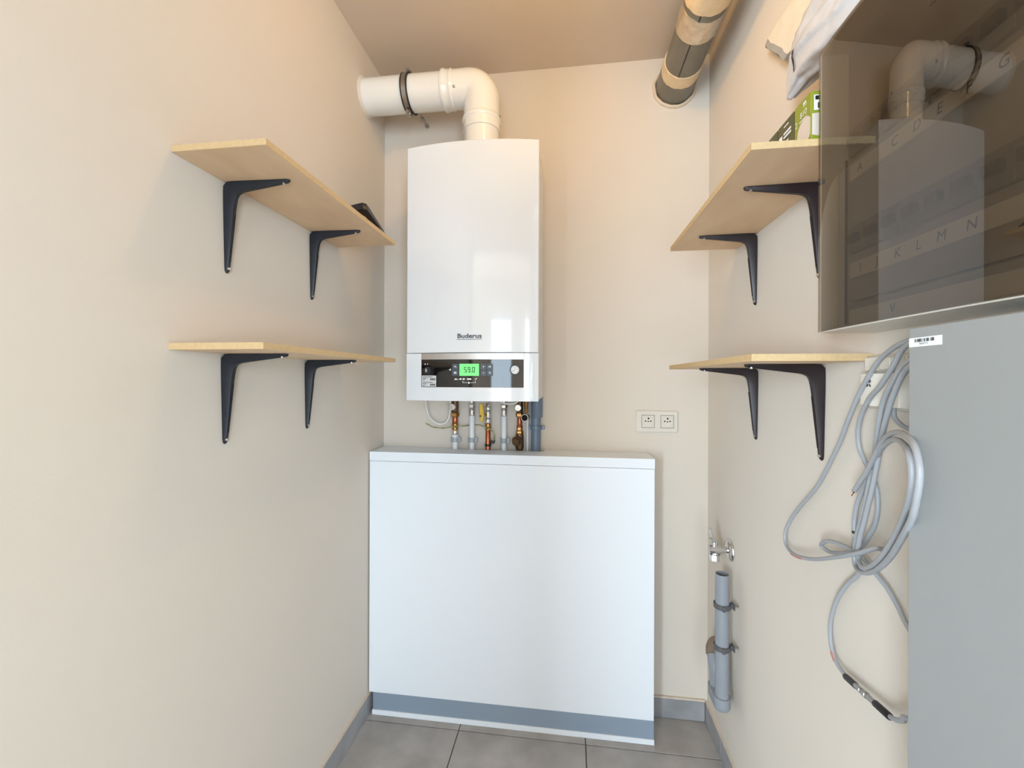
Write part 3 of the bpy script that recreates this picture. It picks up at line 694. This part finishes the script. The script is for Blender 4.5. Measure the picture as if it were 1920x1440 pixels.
# ------------------------------------------------------------------ light bulb boxes on the upper right shelf
def bulb_box(y0, y1, m, label, lines, big):
    zb = ZUR + 0.0127; x0, x1 = 0.420, 0.482; zt = zb + 0.0895
    t = thing('bulb_box', label, 'box', ((x0 + x1) / 2, (y0 + y1) / 2, zb), 'light bulb boxes on the shelf')
    obj('carton', MB().box(x0, x1, y0, y1, zb, zt), m, t, bevel=0.0006)
    def f(a, b, off=0.0005): return (x0 - off, (y0 + y1) / 2 - a, zb + b)   # print on the face turned to the room
    pr = MB(); L = y1 - y0
    for a0, a1, z0_, z1_ in lines:
        pr.add([f(a0 * L, z0_), f(a1 * L, z0_), f(a1 * L, z1_), f(a0 * L, z1_)], [(0, 1, 2, 3)])
    if big:
        tm = text_mb('810', 0.015, lambda a, b: f(a + 0.004, b + 0.064)); pr.add(tm.v, tm.f)
        tm = text_mb('2', 0.016, lambda a, b: f(a - 0.020, b + 0.055)); pr.add(tm.v, tm.f)
        yb_ = y0 - 0.0005
        pr.add([(x0 + 0.005, yb_, zt - 0.034), (x0 + 0.03, yb_, zt - 0.034), (x0 + 0.03, yb_, zt - 0.007), (x0 + 0.005, yb_, zt - 0.007)], [(0, 1, 2, 3)])
    obj('box_print', pr, 'print_white', t, smooth=False)
    bm_ = MB()
    if big:
        k = [(math.cos(2 * PI * j / 20) * 0.0245, math.sin(2 * PI * j / 20) * 0.0235) for j in range(20)]
        bm_.add([f(min(a + 0.008, L / 2 - 0.0003), b + 0.030) for a, b in k], [tuple(range(20))])
        bm_.add([(x0 + 0.002 + 0.026 * s, y0 - 0.0005, zb + c) for s, c in ((0, 0.013), (0.5, 0.010), (1, 0.02), (1, 0.045), (0.5, 0.051), (0, 0.05))], [tuple(range(6))])
        dk = MB().add([(x0 + 0.007, y0 - 0.0008, zt - 0.016), (x0 + 0.028, y0 - 0.0008, zt - 0.016), (x0 + 0.028, y0 - 0.0008, zt - 0.009), (x0 + 0.007, y0 - 0.0008, zt - 0.009)], [(0, 1, 2, 3)])
        dk.add([(x0 + 0.011, y0 - 0.0008, zt - 0.031), (x0 + 0.019, y0 - 0.0008, zt - 0.031), (x0 + 0.019, y0 - 0.0008, zt - 0.021), (x0 + 0.011, y0 - 0.0008, zt - 0.021)], [(0, 1, 2, 3)])
        obj('energy_label', dk, 'print_black', t, smooth=False)
    else:
        k = [(math.cos(2 * PI * j / 20) * 0.019, math.sin(2 * PI * j / 20) * 0.018) for j in range(20)]
        bm_.add([f(a + 0.009, b + 0.02) for a, b in k], [tuple(range(20))])
    obj('bulb_picture', bm_, 'bulb_print', t, smooth=False)
bulb_box(0.809, 0.8625, 'box_green', 'bright green light bulb box nearest the fuse box', [(-0.18, 0.30, 0.0535, 0.055), (0.05, 0.25, 0.079, 0.083), (0.05, 0.28, 0.0755, 0.0768)], True)
bulb_box(0.866, 0.926, 'box_olive', 'dark olive light bulb box, middle of three on the shelf', [(-0.42, -0.20, 0.055, 0.067), (-0.12, 0.36, 0.057, 0.061), (-0.12, 0.36, 0.064, 0.068), (-0.42, 0.2, 0.047, 0.0495), (-0.1, 0.2, 0.078, 0.0805)], False)
bulb_box(0.93, 0.986, 'box_olive', 'dark olive light bulb box at the far end of the three', [(-0.3, -0.05, 0.062, 0.070), (-0.3, 0.2, 0.077, 0.0795)], False)

# ------------------------------------------------------------------ fuse box with smoked cover on the right wall
Y0, Y1, Z0, Z1 = 0.20, 0.7935, 1.341, 1.816
def cov(y): return 0.4205 + (y - 0.71) ** 2 / 6.2 + (1.5 * (y - 0.745) ** 2 if y > 0.745 else 0)
fx = thing('fuse_box', 'white wall-mounted fuse box with large smoked transparent cover', 'fuse box', (XR, (Y0 + Y1) / 2, Z0))
hs = MB()
hs.box(0.509, XR - 0.0005, Y0, Y1, Z0, Z1)
hs.box(0.4275, 0.509, Y1 - 0.004, Y1, Z0, Z1).box(0.4655, 0.509, Y0, Y0 + 0.004, Z0, Z1)
for z0, z1 in ((Z0, Z0 + 0.004), (Z1 - 0.004, Z1)):
    n = 40; yy = [Y0 + 0.004 + (Y1 - Y0 - 0.008) * i / n for i in range(n + 1)]
    poly = [(cov(y) + 0.0035, y) for y in yy] + [(0.509, y) for y in reversed(yy)]
    hs.loft([[(x, y, z0) for x, y in poly], [(x, y, z1) for x, y in poly]])
obj('housing', hs, 'fuse_white', fx)
n = 60; yy = [Y0 + (Y1 + 0.0015 - Y0) * i / n for i in range(n + 1)]
poly = [(cov(y), y) for y in yy] + [(cov(y) + 0.003, y) for y in reversed(yy)]
obj('smoked_cover', MB().loft([[(x, y, Z0 + 0.0015) for x, y in poly], [(x, y, Z1 - 0.001) for x, y in poly]]), 'smoked_cover', fx)
PX = 0.468                                                              # inner cover plate
WIN = [(1.629, 1.675), (1.469, 1.514)]
pm = MB()
zs = [Z0 + 0.004, 1.383]
pm.box(PX - 0.002, PX + 0.003, Y0 + 0.01, Y1 - 0.006, Z0 + 0.005, 1.3885)
low = obj('inner_plate', pm, 'plate_grey', fx)
pm = MB()
for z0, z1 in ((1.3925, 1.469), (1.514, 1.629), (1.675, Z1 - 0.006)):
    pm.box(PX, PX + 0.003, Y0 + 0.01, Y1 - 0.006, z0, z1)
for z0, z1 in WIN:
    pm.box(PX, PX + 0.003, Y1 - 0.014, Y1 - 0.006, z0, z1).box(PX, PX + 0.003, Y0 + 0.01, Y0 + 0.05, z0, z1)
ip = obj('inner_plate', pm, 'plate_grey', fx)
obj('hinge_strip', MB().box(0.4245, 0.4275, 0.7205, 0.7225, Z0 + 0.006, 1.60), 'black_plastic', fx)
for z0, z1 in WIN:
    for k in range(13):
        yc = 0.7585 - 0.0383 * k
        if yc - 0.018 < Y0 + 0.05: continue
        b = obj('circuit_breaker', MB().box(PX - 0.006, PX + 0.03, yc - 0.0185, yc + 0.0185, z0 + 0.001, z1 - 0.001), 'breaker_grey', fx, bevel=0.0012)
        obj('toggle', MB().box(PX - 0.014, PX - 0.006, yc - 0.010, yc + 0.010, z0 + 0.016, z0 + 0.029), 'breaker_toggle', b)
strips = [(1.6035, dict(A=0.722, C=0.651, D=0.613, E=0.579, F=0.541, G=0.502)), (1.4415, dict(I=0.72, J=0.684, K=0.645, L=0.61, M=0.576, N=0.537)), (1.3645, dict(V=0.654))]
for zc, letters in strips:
    s = obj('label_strip', MB().box(PX - 0.004, PX - 0.0022 if zc < 1.38 else PX, Y0 + 0.06, 0.777, zc - 0.0125, zc + 0.0125), 'card_strip', fx)
    lt = MB()
    for ch, y in letters.items():
        y = y * 1.042
        tm = text_mb(ch, 0.019, lambda a, b: (PX - 0.0045, y - a - b * 0.12, zc + b)); lt.add(tm.v, tm.f)
    obj('handwritten_letters', lt, 'print_black', s, smooth=False)
def cvp(y, z, off): return (cov(y) - off, y, z)
ws = MB().add([cvp(0.567, 1.704, 0.0004), cvp(0.497, 1.704, 0.0004), cvp(0.532, 1.766, 0.0004)], [(0, 1, 2)])
wo = obj('warning_sticker', ws, 'print_black', fx, smooth=False)
obj('sticker_face', MB().add([cvp(0.5610, 1.7070, 0.0008), cvp(0.5030, 1.7070, 0.0008), cvp(0.532, 1.7600, 0.0008)], [(0, 1, 2)]), 'sticker_yellow', wo, smooth=False)
obj('sticker_bolt', MB().add([cvp(0.534, 1.748, 0.0012), cvp(0.5385, 1.730, 0.0012), cvp(0.532, 1.732, 0.0012), cvp(0.533, 1.713, 0.0012), cvp(0.526, 1.734, 0.0012), cvp(0.531, 1.733, 0.0012)], [tuple(range(6))]), 'print_black', wo, smooth=False)

# ------------------------------------------------------------------ packaging on top of the fuse box
random.seed(11)
bg_t = thing('plastic_bag', 'crumpled white plastic bag draped over the top of the fuse box', 'bag', (0.465, 0.6, Z1))
prof = [(0.24, 0.468, 1.868, 0.030, 0.046), (0.34, 0.468, 1.878, 0.038, 0.058), (0.45, 0.466, 1.884, 0.043, 0.064), (0.56, 0.466, 1.884, 0.045, 0.065), (0.66, 0.466, 1.886, 0.045, 0.067), (0.74, 0.465, 1.886, 0.045, 0.067),
        (0.80, 0.464, 1.888, 0.043, 0.058), (0.85, 0.462, 1.889, 0.038, 0.050), (0.89, 0.460, 1.892, 0.030, 0.044), (0.92, 0.458, 1.882, 0.020, 0.038), (0.945, 0.455, 1.866, 0.010, 0.026), (0.958, 0.453, 1.852, 0.002, 0.006)]
rings = []; N = 72
dense = []
for i in range(len(prof) - 1):
    for k in range(6):
        t_ = k / 6; dense.append([prof[i][j] * (1 - t_) + prof[i + 1][j] * t_ for j in range(5)])
dense.append(list(prof[-1]))
for y, cx, cz, rx, rz in dense:
    ring = []
    for j in range(N):
        a = 2 * PI * j / N
        c, s = math.cos(a), math.sin(a)
        q = 1 / max(abs(c), abs(s)) ** 0.55
        wr = 1 + 0.14 * noise.noise((math.cos(a) * 3.2, y * 7, math.sin(a) * 3.2)) - 0.20 * abs(noise.noise((a * 2.2, y * 6 + a * 0.8, 3.1))) - 0.12 * abs(noise.noise((a * 5.0 + y * 14, y * 9, 7.7))) + 0.12
        x = min(cx + c * rx * q * wr, XR - 0.002); z = cz + s * rz * q * wr
        if y < Y1 + 0.01: z = max(z, Z1 + 0.0008)
        ring.append((x, y, z))
    rings.append(ring)
bag = obj('bag_body', MB().loft(rings), 'bag_plastic', bg_t, angle=70)
from mathutils.bvhtree import BVHTree
bvh = BVHTree.FromPolygons([tuple(v.co) for v in bag.data.vertices], [tuple(p.vertices) for p in bag.data.polygons])
sp_ = []
for k in range(7):
    a_ = Vector((0.405, 0.864 + 0.0042 * k, 1.888 - 0.0052 * k)) - bg_t.location
    row = []
    for dy in (0.0, 0.008):
        h_, n_, _, _ = bvh.find_nearest(a_ + Vector((0.0, dy, 0.002)))
        row.append(h_ + n_ * 0.0012 + bg_t.location)
    sp_.append(row)
ps = MB().add([p for r_ in sp_ for p in r_], [(2 * k, 2 * k + 1, 2 * k + 3, 2 * k + 2) for k in range(6)])
obj('printed_strip', ps, 'brown_print', bg_t, smooth=False)
fo = thing('packing_sleeve', 'cream packing foam sleeve lying behind the plastic bag by the wall', 'packaging', (0.49, 0.6, 1.94))
rings = []
N = 28
for i in range(22):
    y = 0.25 + (1.085 - 0.25) * i / 21
    cz = 2.0 + 0.055 * (i / 21) ** 1.5; hz = 0.058 - 0.004 * math.sin(i * 0.9); hx_ = 0.0115
    ring = []
    for j in range(N):
        a = 2 * PI * j / N; c, s = math.cos(a), math.sin(a)
        q = 1 / max(abs(c), abs(s)) ** 0.8
        wr = 1 + 0.07 * noise.noise((c * 2, y * 11, s * 2 + 7))
        ring.append((min(0.4985 + c * hx_ * q * wr, XR - 0.001), y + 0.062 * s * (i / 21) + 0.008 * noise.noise((s * 3, 1, 2)), cz + s * hz * q * wr))
    rings.append(ring)
obj('sleeve_body', MB().loft(rings), 'foam_cream', fo, angle=60)
last = rings[-1]
ce = sum((Vector(p) for p in last), Vector()) / N
obj('sleeve_end', MB().loft([[Vector(p) + Vector((0, 0.0005, 0)) for p in last], [ce + (Vector(p) - ce) * 0.96 + Vector((0, 0.016, -0.003)) for p in last]]), 'foam_grey', fo)

# ------------------------------------------------------------------ grey meter cabinet below the fuse box
GX, GY1, GZ1 = 0.400, 0.562, 1.322
mc = thing('meter_cabinet', 'flat grey utility cabinet below the fuse box with barcode sticker', 'cabinet', (0.46, 0.37, 0.60))
obj('cabinet_body', MB().box(GX + 0.004, XR - 0.0005, 0.18, GY1 - 0.002, 0.602, GZ1 - 0.003), 'grey_cabinet', mc, bevel=0.002)
obj('cabinet_door', MB().box(GX, GX + 0.0038, 0.178, GY1, 0.60, GZ1), 'grey_cabinet', mc, bevel=0.001)
sk = obj('barcode_sticker', MB().box(GX - 0.0004, GX - 0.0001, 0.5165, 0.5612, 1.2995, 1.3100), 'sticker_white', mc)
bc = MB(); y = 0.5525
random.seed(5)
for wd, gp in ((3, 2), (1, 2), (2, 1), (3, 1), (4, 1), (2, 2), (1, 2), (1, 3), (3, 3), (1, 1), (2, 1), (4, 4), (1, 2), (2, 1), (4, 1), (2, 1)):
    bc.add([(GX - 0.0007, y, 1.3047), (GX - 0.0007, y - wd * 0.00042, 1.3047), (GX - 0.0007, y - wd * 0.00042, 1.3085), (GX - 0.0007, y, 1.3085)], [(0, 1, 2, 3)])
    y -= (wd + gp) * 0.00042
tm = text_mb('54692714', 0.0030, lambda a, b: (GX - 0.0007, 0.5405 - a, 1.3026 + b)); bc.add(tm.v, tm.f)
obj('barcode', bc, 'print_black', sk, smooth=False)

# ------------------------------------------------------------------ ventilation switch on the right wall
vw = thing('ventilation_switch', 'white wall switch with fan symbol behind the grey cables', 'switch', (XR, 0.755, 1.255))
obj('back_plate', MB().box(XR - 0.011, XR - 0.0005, 0.70, 0.803, 1.214, 1.302), 'white_plastic', vw, bevel=0.003)
obj('upper_module', MB().box(XR - 0.016, XR - 0.010, 0.704, 0.796, 1.276, 1.299), 'white_plastic', vw, bevel=0.0012)
obj('module_key', MB().box(XR - 0.019, XR - 0.0155, 0.735, 0.758, 1.278, 1.297), 'white_plastic', vw, bevel=0.001)
obj('module_key', MB().box(XR - 0.019, XR - 0.0155, 0.708, 0.733, 1.278, 1.297), 'white_plastic', vw, bevel=0.001)
rk = MB(); rx0 = XR - 0.0105
rk.loft([[(rx0, 0.704, z0), (rx0, 0.800, z0), (rx0 - 0.016, 0.790, z0 + dz0), (rx0 - 0.018, 0.750, z0 + dz0), (rx0 - 0.012, 0.740, z0 + dz0), (rx0 - 0.014, 0.708, z0 + dz0)] for z0, dz0 in ((1.217, 0.002), (1.220, 0), (1.270, 0), (1.274, -0.002))])
rc = obj('rocker', rk, 'white_plastic', vw, bevel=0.001)
sy = MB()
rX = lambda y: rx0 - 0.0165 - 0.05 * (0.79 - y) * 1.0 - 0.0006
def spt(a, b, c): return (rX(c - a), c - a, b)
for k in range(4):
    a = PI / 4 + k * PI / 2
    cx, cz = 0.0045 * math.cos(a), 0.0045 * math.sin(a)
    sy.add([spt(cx + math.cos(a) * 0.0032 * math.cos(t) - math.sin(a) * 0.0017 * math.sin(t), 1.2555 + cz + math.sin(a) * 0.0032 * math.cos(t) + math.cos(a) * 0.0017 * math.sin(t), 0.766) for t in [j * PI / 5 for j in range(10)]], [tuple(range(10))])
for a, b in ((0, 0.0055), (-0.0035, 0.001), (0.0035, 0.001), (0, -0.006)):
    sy.add([spt(a + 0.0014 * math.cos(t), 1.2255 + b + 0.0014 * math.sin(t), 0.766) for t in [j * PI / 4 for j in range(8)]], [tuple(range(8))])
sy.add([spt(a, 1.2255 + b, 0.766) for a, b in ((-0.0005, -0.006), (0.0005, -0.006), (0.0005, 0.002), (-0.0005, 0.002))], [(0, 1, 2, 3)])
obj('fan_symbol', sy, 'print_dark', rc, smooth=False)
hk = MB().tube(spline([(XR - 0.0193, 0.7185, 1.293), (XR - 0.0193, 0.7175, 1.2875), (XR - 0.0193, 0.7215, 1.283), (XR - 0.0193, 0.726, 1.2815)], 4), 0.0013, 6)
obj('hook_symbol', hk, 'print_black', vw)
sp = tag(obj('switch_cable', MB().tube(spline([(0.500, 0.731, 1.224), (0.5, 0.731, 1.206), (0.502, 0.724, 1.196), (0.502, 0.711, 1.190), (0.502, 0.698, 1.189), (0.50, 0.64, 1.188), (0.497, 0.558, 1.186)], 6), 0.0033, 10), 'cable_grey'),
         'short grey cable from the wall switch into the grey cabinet', 'cable')

# ------------------------------------------------------------------ hanging grey cables
CR = 0.0037
A = [(0.45, 0.556, 1.325 - 0.012), (0.455, 0.61, 1.318), (0.462, 0.662, 1.312), (0.475, 0.712, 1.3), (0.482, 0.748, 1.28), (0.486, 0.789, 1.236), (0.49, 0.824, 1.188), (0.494, 0.853, 1.147), (0.497, 0.893, 1.095), (0.5, 0.939, 1.042), (0.502, 1.003, 0.985), (0.502, 1.043, 0.943), (0.5, 1.063, 0.906), (0.498, 1.054, 0.884), (0.492, 1.015, 0.879), (0.486, 0.96, 0.891), (0.48, 0.901, 0.912), (0.474, 0.84, 0.94), (0.47, 0.789, 0.965), (0.47, 0.756, 0.983), (0.474, 0.732, 0.999), (0.484, 0.73, 0.999), (0.494, 0.735, 0.993), (0.503, 0.753, 0.978)]
B = [(0.436, 0.556, 1.31), (0.444, 0.602, 1.314), (0.455, 0.648, 1.305), (0.465, 0.681, 1.282), (0.474, 0.722, 1.251), (0.482, 0.757, 1.231), (0.49, 0.789, 1.201), (0.495, 0.805, 1.172), (0.498, 0.806, 1.144), (0.5, 0.798, 1.126), (0.502, 0.786, 1.107), (0.504, 0.777, 1.089), (0.505, 0.773, 1.067), (0.504, 0.772, 1.045), (0.503, 0.777, 1.021), (0.502, 0.788, 1.0), (0.502, 0.804, 0.978), (0.502, 0.824, 0.961), (0.501, 0.848, 0.947), (0.499, 0.881, 0.934), (0.497, 0.902, 0.932), (0.494, 0.909, 0.937), (0.49, 0.893, 0.949), (0.487, 0.868, 0.96), (0.486, 0.838, 0.966), (0.486, 0.801, 0.968), (0.49, 0.788, 0.964), (0.496, 0.782, 0.955), (0.5, 0.766, 0.943), (0.502, 0.745, 0.931), (0.502, 0.723, 0.913), (0.5, 0.707, 0.9), (0.495, 0.66, 0.875), (0.48, 0.556, 0.84)]
Cc = [(0.430, 0.556, 1.292), (0.440, 0.60, 1.292), (0.452, 0.645, 1.28), (0.463, 0.682, 1.255), (0.472, 0.712, 1.227), (0.478, 0.731, 1.189), (0.482, 0.743, 1.154), (0.484, 0.751, 1.127), (0.484, 0.76, 1.095), (0.484, 0.771, 1.053), (0.485, 0.784, 1.018), (0.487, 0.796, 0.989), (0.487, 0.8, 0.962), (0.484, 0.793, 0.947), (0.476, 0.769, 0.947), (0.465, 0.735, 0.959), (0.45, 0.689, 0.984), (0.43, 0.634, 1.024), (0.41, 0.585, 1.067), (0.392, 0.545, 1.103), (0.384, 0.527, 1.133), (0.382, 0.521, 1.157), (0.384, 0.526, 1.174), (0.39, 0.54, 1.188), (0.402, 0.568, 1.194), (0.42, 0.607, 1.194), (0.44, 0.653, 1.185), (0.455, 0.69, 1.168), (0.466, 0.72, 1.145), (0.473, 0.749, 1.114), (0.476, 0.77, 1.093), (0.478, 0.785, 1.076)]
D = [(0.424, 0.556, 1.28), (0.434, 0.595, 1.284), (0.447, 0.635, 1.272), (0.458, 0.669, 1.244), (0.466, 0.694, 1.212), (0.47, 0.709, 1.183), (0.473, 0.72, 1.153), (0.474, 0.729, 1.123), (0.474, 0.737, 1.092), (0.474, 0.746, 1.064), (0.475, 0.756, 1.035), (0.476, 0.767, 1.008), (0.477, 0.775, 0.981), (0.473, 0.767, 0.965), (0.464, 0.74, 0.966), (0.452, 0.704, 0.983), (0.436, 0.656, 1.018), (0.418, 0.606, 1.065), (0.403, 0.57, 1.103), (0.392, 0.547, 1.133), (0.390, 0.543, 1.159), (0.393, 0.552, 1.175), (0.409, 0.582, 1.182), (0.428, 0.622, 1.183), (0.447, 0.664, 1.174), (0.462, 0.701, 1.158), (0.478, 0.739, 1.133), (0.489, 0.77, 1.102), (0.494, 0.792, 1.074), (0.496, 0.806, 1.052), (0.497, 0.814, 1.031), (0.497, 0.817, 1.012), (0.496, 0.815, 0.998)]
E_ = [(0.496, 0.814, 0.986), (0.497, 0.817, 0.966), (0.5, 0.816, 0.946), (0.503, 0.811, 0.935), (0.505, 0.824, 0.916), (0.505, 0.852, 0.886), (0.504, 0.879, 0.843), (0.503, 0.894, 0.797), (0.502, 0.893, 0.766), (0.501, 0.883, 0.742), (0.5, 0.867, 0.731), (0.499, 0.841, 0.726)]
E2 = [(0.492, 0.726, 0.744), (0.488, 0.708, 0.753), (0.484, 0.688, 0.767), (0.478, 0.669, 0.783), (0.47, 0.556, 0.82)]
GC = 'grey cables hanging beside the grey cabinet'
def cable(label, pts):
    t = thing('cable', label, 'cable', pts[0], GC)
    obj('cable_sheath', MB().tube(spline(pts, 6), CR, 12), 'cable_grey', t)
    return t
ca = cable('grey cable making the widest loop, leftmost of the bundle', A)
q = spline(A, 6)
k0 = min(range(len(q)), key=lambda i: (q[i] - Vector((0.489, 0.985, 0.885))).length)
obj('red_print', MB().tube([p + Vector((-0.0006, 0, -0.0012)) for p in q[k0 - 3:k0 + 4]], CR * 0.93, 10), 'cable_red_print', ca)
cable('grey cable with a small sideways loop at the knot of the bundle', B)
cc = cable('grey cable with stripped copper end pointing down left', Cc)
e = Vector(Cc[-1]); d = (e - Vector(Cc[-2])).normalized()
obj('copper_core', MB().cyl(e, e + d * 0.016, 0.0008, n=8).cyl(e, e + d * 0.004, 0.0022, n=10), 'copper', cc)
dw = MB()
for k in range(7):
    a = 2 * PI * k / 7; u, w_ = frame(d)
    dw.tube([e, e + d * 0.002 + (u * math.cos(a) + w_ * math.sin(a)) * 0.0050], 0.0004, 5)
obj('shield_wires', dw, 'steel', cc)
cd = cable('grey cable with a small connector at the knot of the bundle', D)
obj('connector', MB().cyl((0.496, 0.815, 0.9985), (0.496, 0.8143, 0.994), 0.0041, n=14), 'black_plastic', cd)
obj('connector_pin', MB().cyl((0.496, 0.8143, 0.994), (0.496, 0.814, 0.986), 0.0031, n=14), 'chrome', cd)
ce_ = cable('grey lower cable loop with black-sleeved metal couplings near the floor', E_)
obj('cable_sheath', MB().tube(spline(E2, 6), CR, 12), 'cable_grey', ce_)
q = spline(E_, 6)
k0 = min(range(len(q)), key=lambda i: (q[i] - Vector((0.5005, 0.875, 0.735))).length)
obj('red_print', MB().tube([p + Vector((-0.0006, 0, -0.0004)) for p in q[k0 - 4:k0 + 2]], CR * 0.97, 10), 'cable_red_print', ce_)
j0 = Vector((0.499, 0.841, 0.726)); j1 = Vector((0.492, 0.726, 0.744)); dj = (j1 - j0); L = dj.length; dj.normalize()
obj('black_sleeve', MB().lathe(j0, j1, [(-0.004, 0.0041), (0, 0.0056), (L * 0.24, 0.0056), (L * 0.25, 0.0044)], 18), 'black_plastic', ce_)
obj('black_sleeve', MB().lathe(j0, j1, [(L * 0.70, 0.0044), (L * 0.71, 0.0056), (L, 0.0056), (L + 0.003, 0.0041)], 18), 'black_plastic', ce_)
obj('metal_coupling', MB().lathe(j0, j1, [(L * 0.24, 0.0047), (L * 0.38, 0.0047), (L * 0.385, 0.0035), (L * 0.44, 0.0035), (L * 0.445, 0.0054), (L * 0.51, 0.0054), (L * 0.515, 0.0042), (L * 0.71, 0.0046)], 18), 'steel', ce_)

# ------------------------------------------------------------------ stop valve and washing machine drain on the right wall
va = thing('stop_valve', 'small chrome angle stop valve on the right wall above the drain pipe', 'valve', (XR, 1.437, 0.719))
obj('rosette', MB().lathe((XR - 0.0005, 1.437, 0.719), (0, 1.437, 0.719), [(0, 0.034), (0.003, 0.034), (0.009, 0.029), (0.011, 0.018), (0.011, 0.01)], 32), 'chrome', va)
obj('valve_body', MB().lathe((XR - 0.01, 1.437, 0.719), (0, 1.437, 0.719), [(0, 0.0095), (0.022, 0.0095), (0.023, 0.014), (0.054, 0.014), (0.056, 0.012)], 20), 'chrome', va)
obj('outlet', MB().lathe((XR - 0.048, 1.437, 0.719), (XR - 0.048, 1.437, 0), [(0.008, 0.011), (0.014, 0.011), (0.015, 0.0165), (0.032, 0.0165), (0.034, 0.0145)], 8), 'chrome', va)
hv = obj('handle', MB().lathe((XR - 0.050, 1.437, 0.719), (XR - 0.050, 1.437, 2), [(0.008, 0.010), (0.026, 0.010), (0.027, 0.007), (0.032, 0.007)], 16), 'chrome', va)
obj('lever', MB().loft([[(XR - 0.066 + dx, 1.437 + sy_ * 0.011, z) for dx, sy_ in ((0, -1), (0.022, -1), (0.022, 1), (0, 1))] for z, dx in ((0.747, 0.006), (0.753, 0.004))] ).loft([[(x, 1.437 + s * 0.009, z) for x, s in ((a, -1), (a + 0.007, -1), (a + 0.007, 1), (a, 1))] for a, z in ((XR - 0.056, 0.750), (XR - 0.067, 0.786))]), 'chrome', hv, bevel=0.001)

dp_ = thing('standpipe', 'grey plastic washing machine standpipe clipped to the right wall', 'pipe', (0.468, 1.37, 0.28))
DXp, DYp = 0.468, 1.372
obj('open_pipe', MB().pipe((DXp, DYp, 0.295), (DXp, DYp, 0.671), 0.0199, 0.0178, 32), 'grey_pvc', dp_)
RY = 1.372 + 0.047
RX = DXp - 0.001
el = spline([(RX, RY, 0.285), (RX, RY, 0.315), (RX, RY + 0.006, 0.345), (RX, RY + 0.022, 0.370), (RX + 0.004, RY + 0.040, 0.388), (RX + 0.016, RY + 0.052, 0.398), (XR - 0.0005, RY + 0.062, 0.400)], 6)
obj('rear_pipe', MB().tube(el[:21], 0.0195, 28), 'grey_pvc', dp_)
obj('wall_elbow', MB().tube(el[20:], 0.0225, 28), 'shaded_pvc', dp_)  # shade on the elbow is put into its colour
cupr = []
for z, s in ((0.258, 0.6), (0.262, 0.85), (0.270, 1.0), (0.300, 1.0), (0.3005, 0.9)):
    ring = []
    for j in range(40):
        a = 2 * PI * j / 40
        ring.append((DXp + 0.0245 * s * math.cos(a), (DYp + RY) / 2 + 0.0245 * s * math.sin(a) + (0.0235 if math.sin(a) > 0 else -0.0235), z))
    cupr.append(ring)
obj('trap_cup', MB().loft(cupr), 'grey_pvc', dp_)
def pipe_clip(z):
    c = MB().pipe((DXp, DYp, z - 0.007), (DXp, DYp, z + 0.007), 0.0245, 0.0209, 32)
    c.box(DXp + 0.022, DXp + 0.034, DYp - 0.007, DYp + 0.007, z - 0.007, z + 0.007).box(DXp + 0.030, DXp + 0.033, DYp - 0.014, DYp + 0.012, z - 0.009, z + 0.009)
    c.box(DXp - 0.007, DXp + 0.001, DYp - 0.028, DYp - 0.022, z - 0.0085, z + 0.0075)
    c.box(DXp - 0.012, DXp - 0.006, DYp + 0.018, DYp + 0.026, z - 0.007, z + 0.012)
    t = obj('pipe_clip', c, 'dark_grey_clip', dp_, bevel=0.0008)
    obj('clip_screw', MB().cyl((DXp + 0.032, DYp - 0.002, z), (XR - 0.0005, DYp - 0.002, z), 0.003, n=10), 'steel', t)
pipe_clip(0.575); pipe_clip(0.449)

# ------------------------------------------------------------------ invented bare bulb above the frame, added for the warm light
LX, LY = -0.02, 0.95
la = thing('added_ceiling_lamp', 'invented bare warm light bulb in a white ceiling holder', 'lamp', (LX, LY, ZC))
obj('holder', MB().lathe((LX, LY, ZC - 0.0005), (LX, LY, 0), [(0, 0.045), (0.012, 0.043), (0.018, 0.022), (0.055, 0.020), (0.056, 0.015)], 24), 'white_plastic', la)
bp = MB(); prof = []
for k in range(11):
    a = k / 10 * PI * 0.86
    prof.append((0.13 - 0.0 - 0.03 + 0.03 * -math.cos(PI - a), 0.03 * math.sin(a)))
prof = [(0.054, 0.012), (0.065, 0.013)] + [(0.098 - 0.03 * math.cos(a), max(0.03 * math.sin(a), 0.001)) for a in [0.45 + (PI - 0.45) * k / 10 for k in range(11)]]
obj('bulb', bp.lathe((LX, LY, ZC), (LX, LY, 0), prof, 20), 'added_lamp_glow', la)
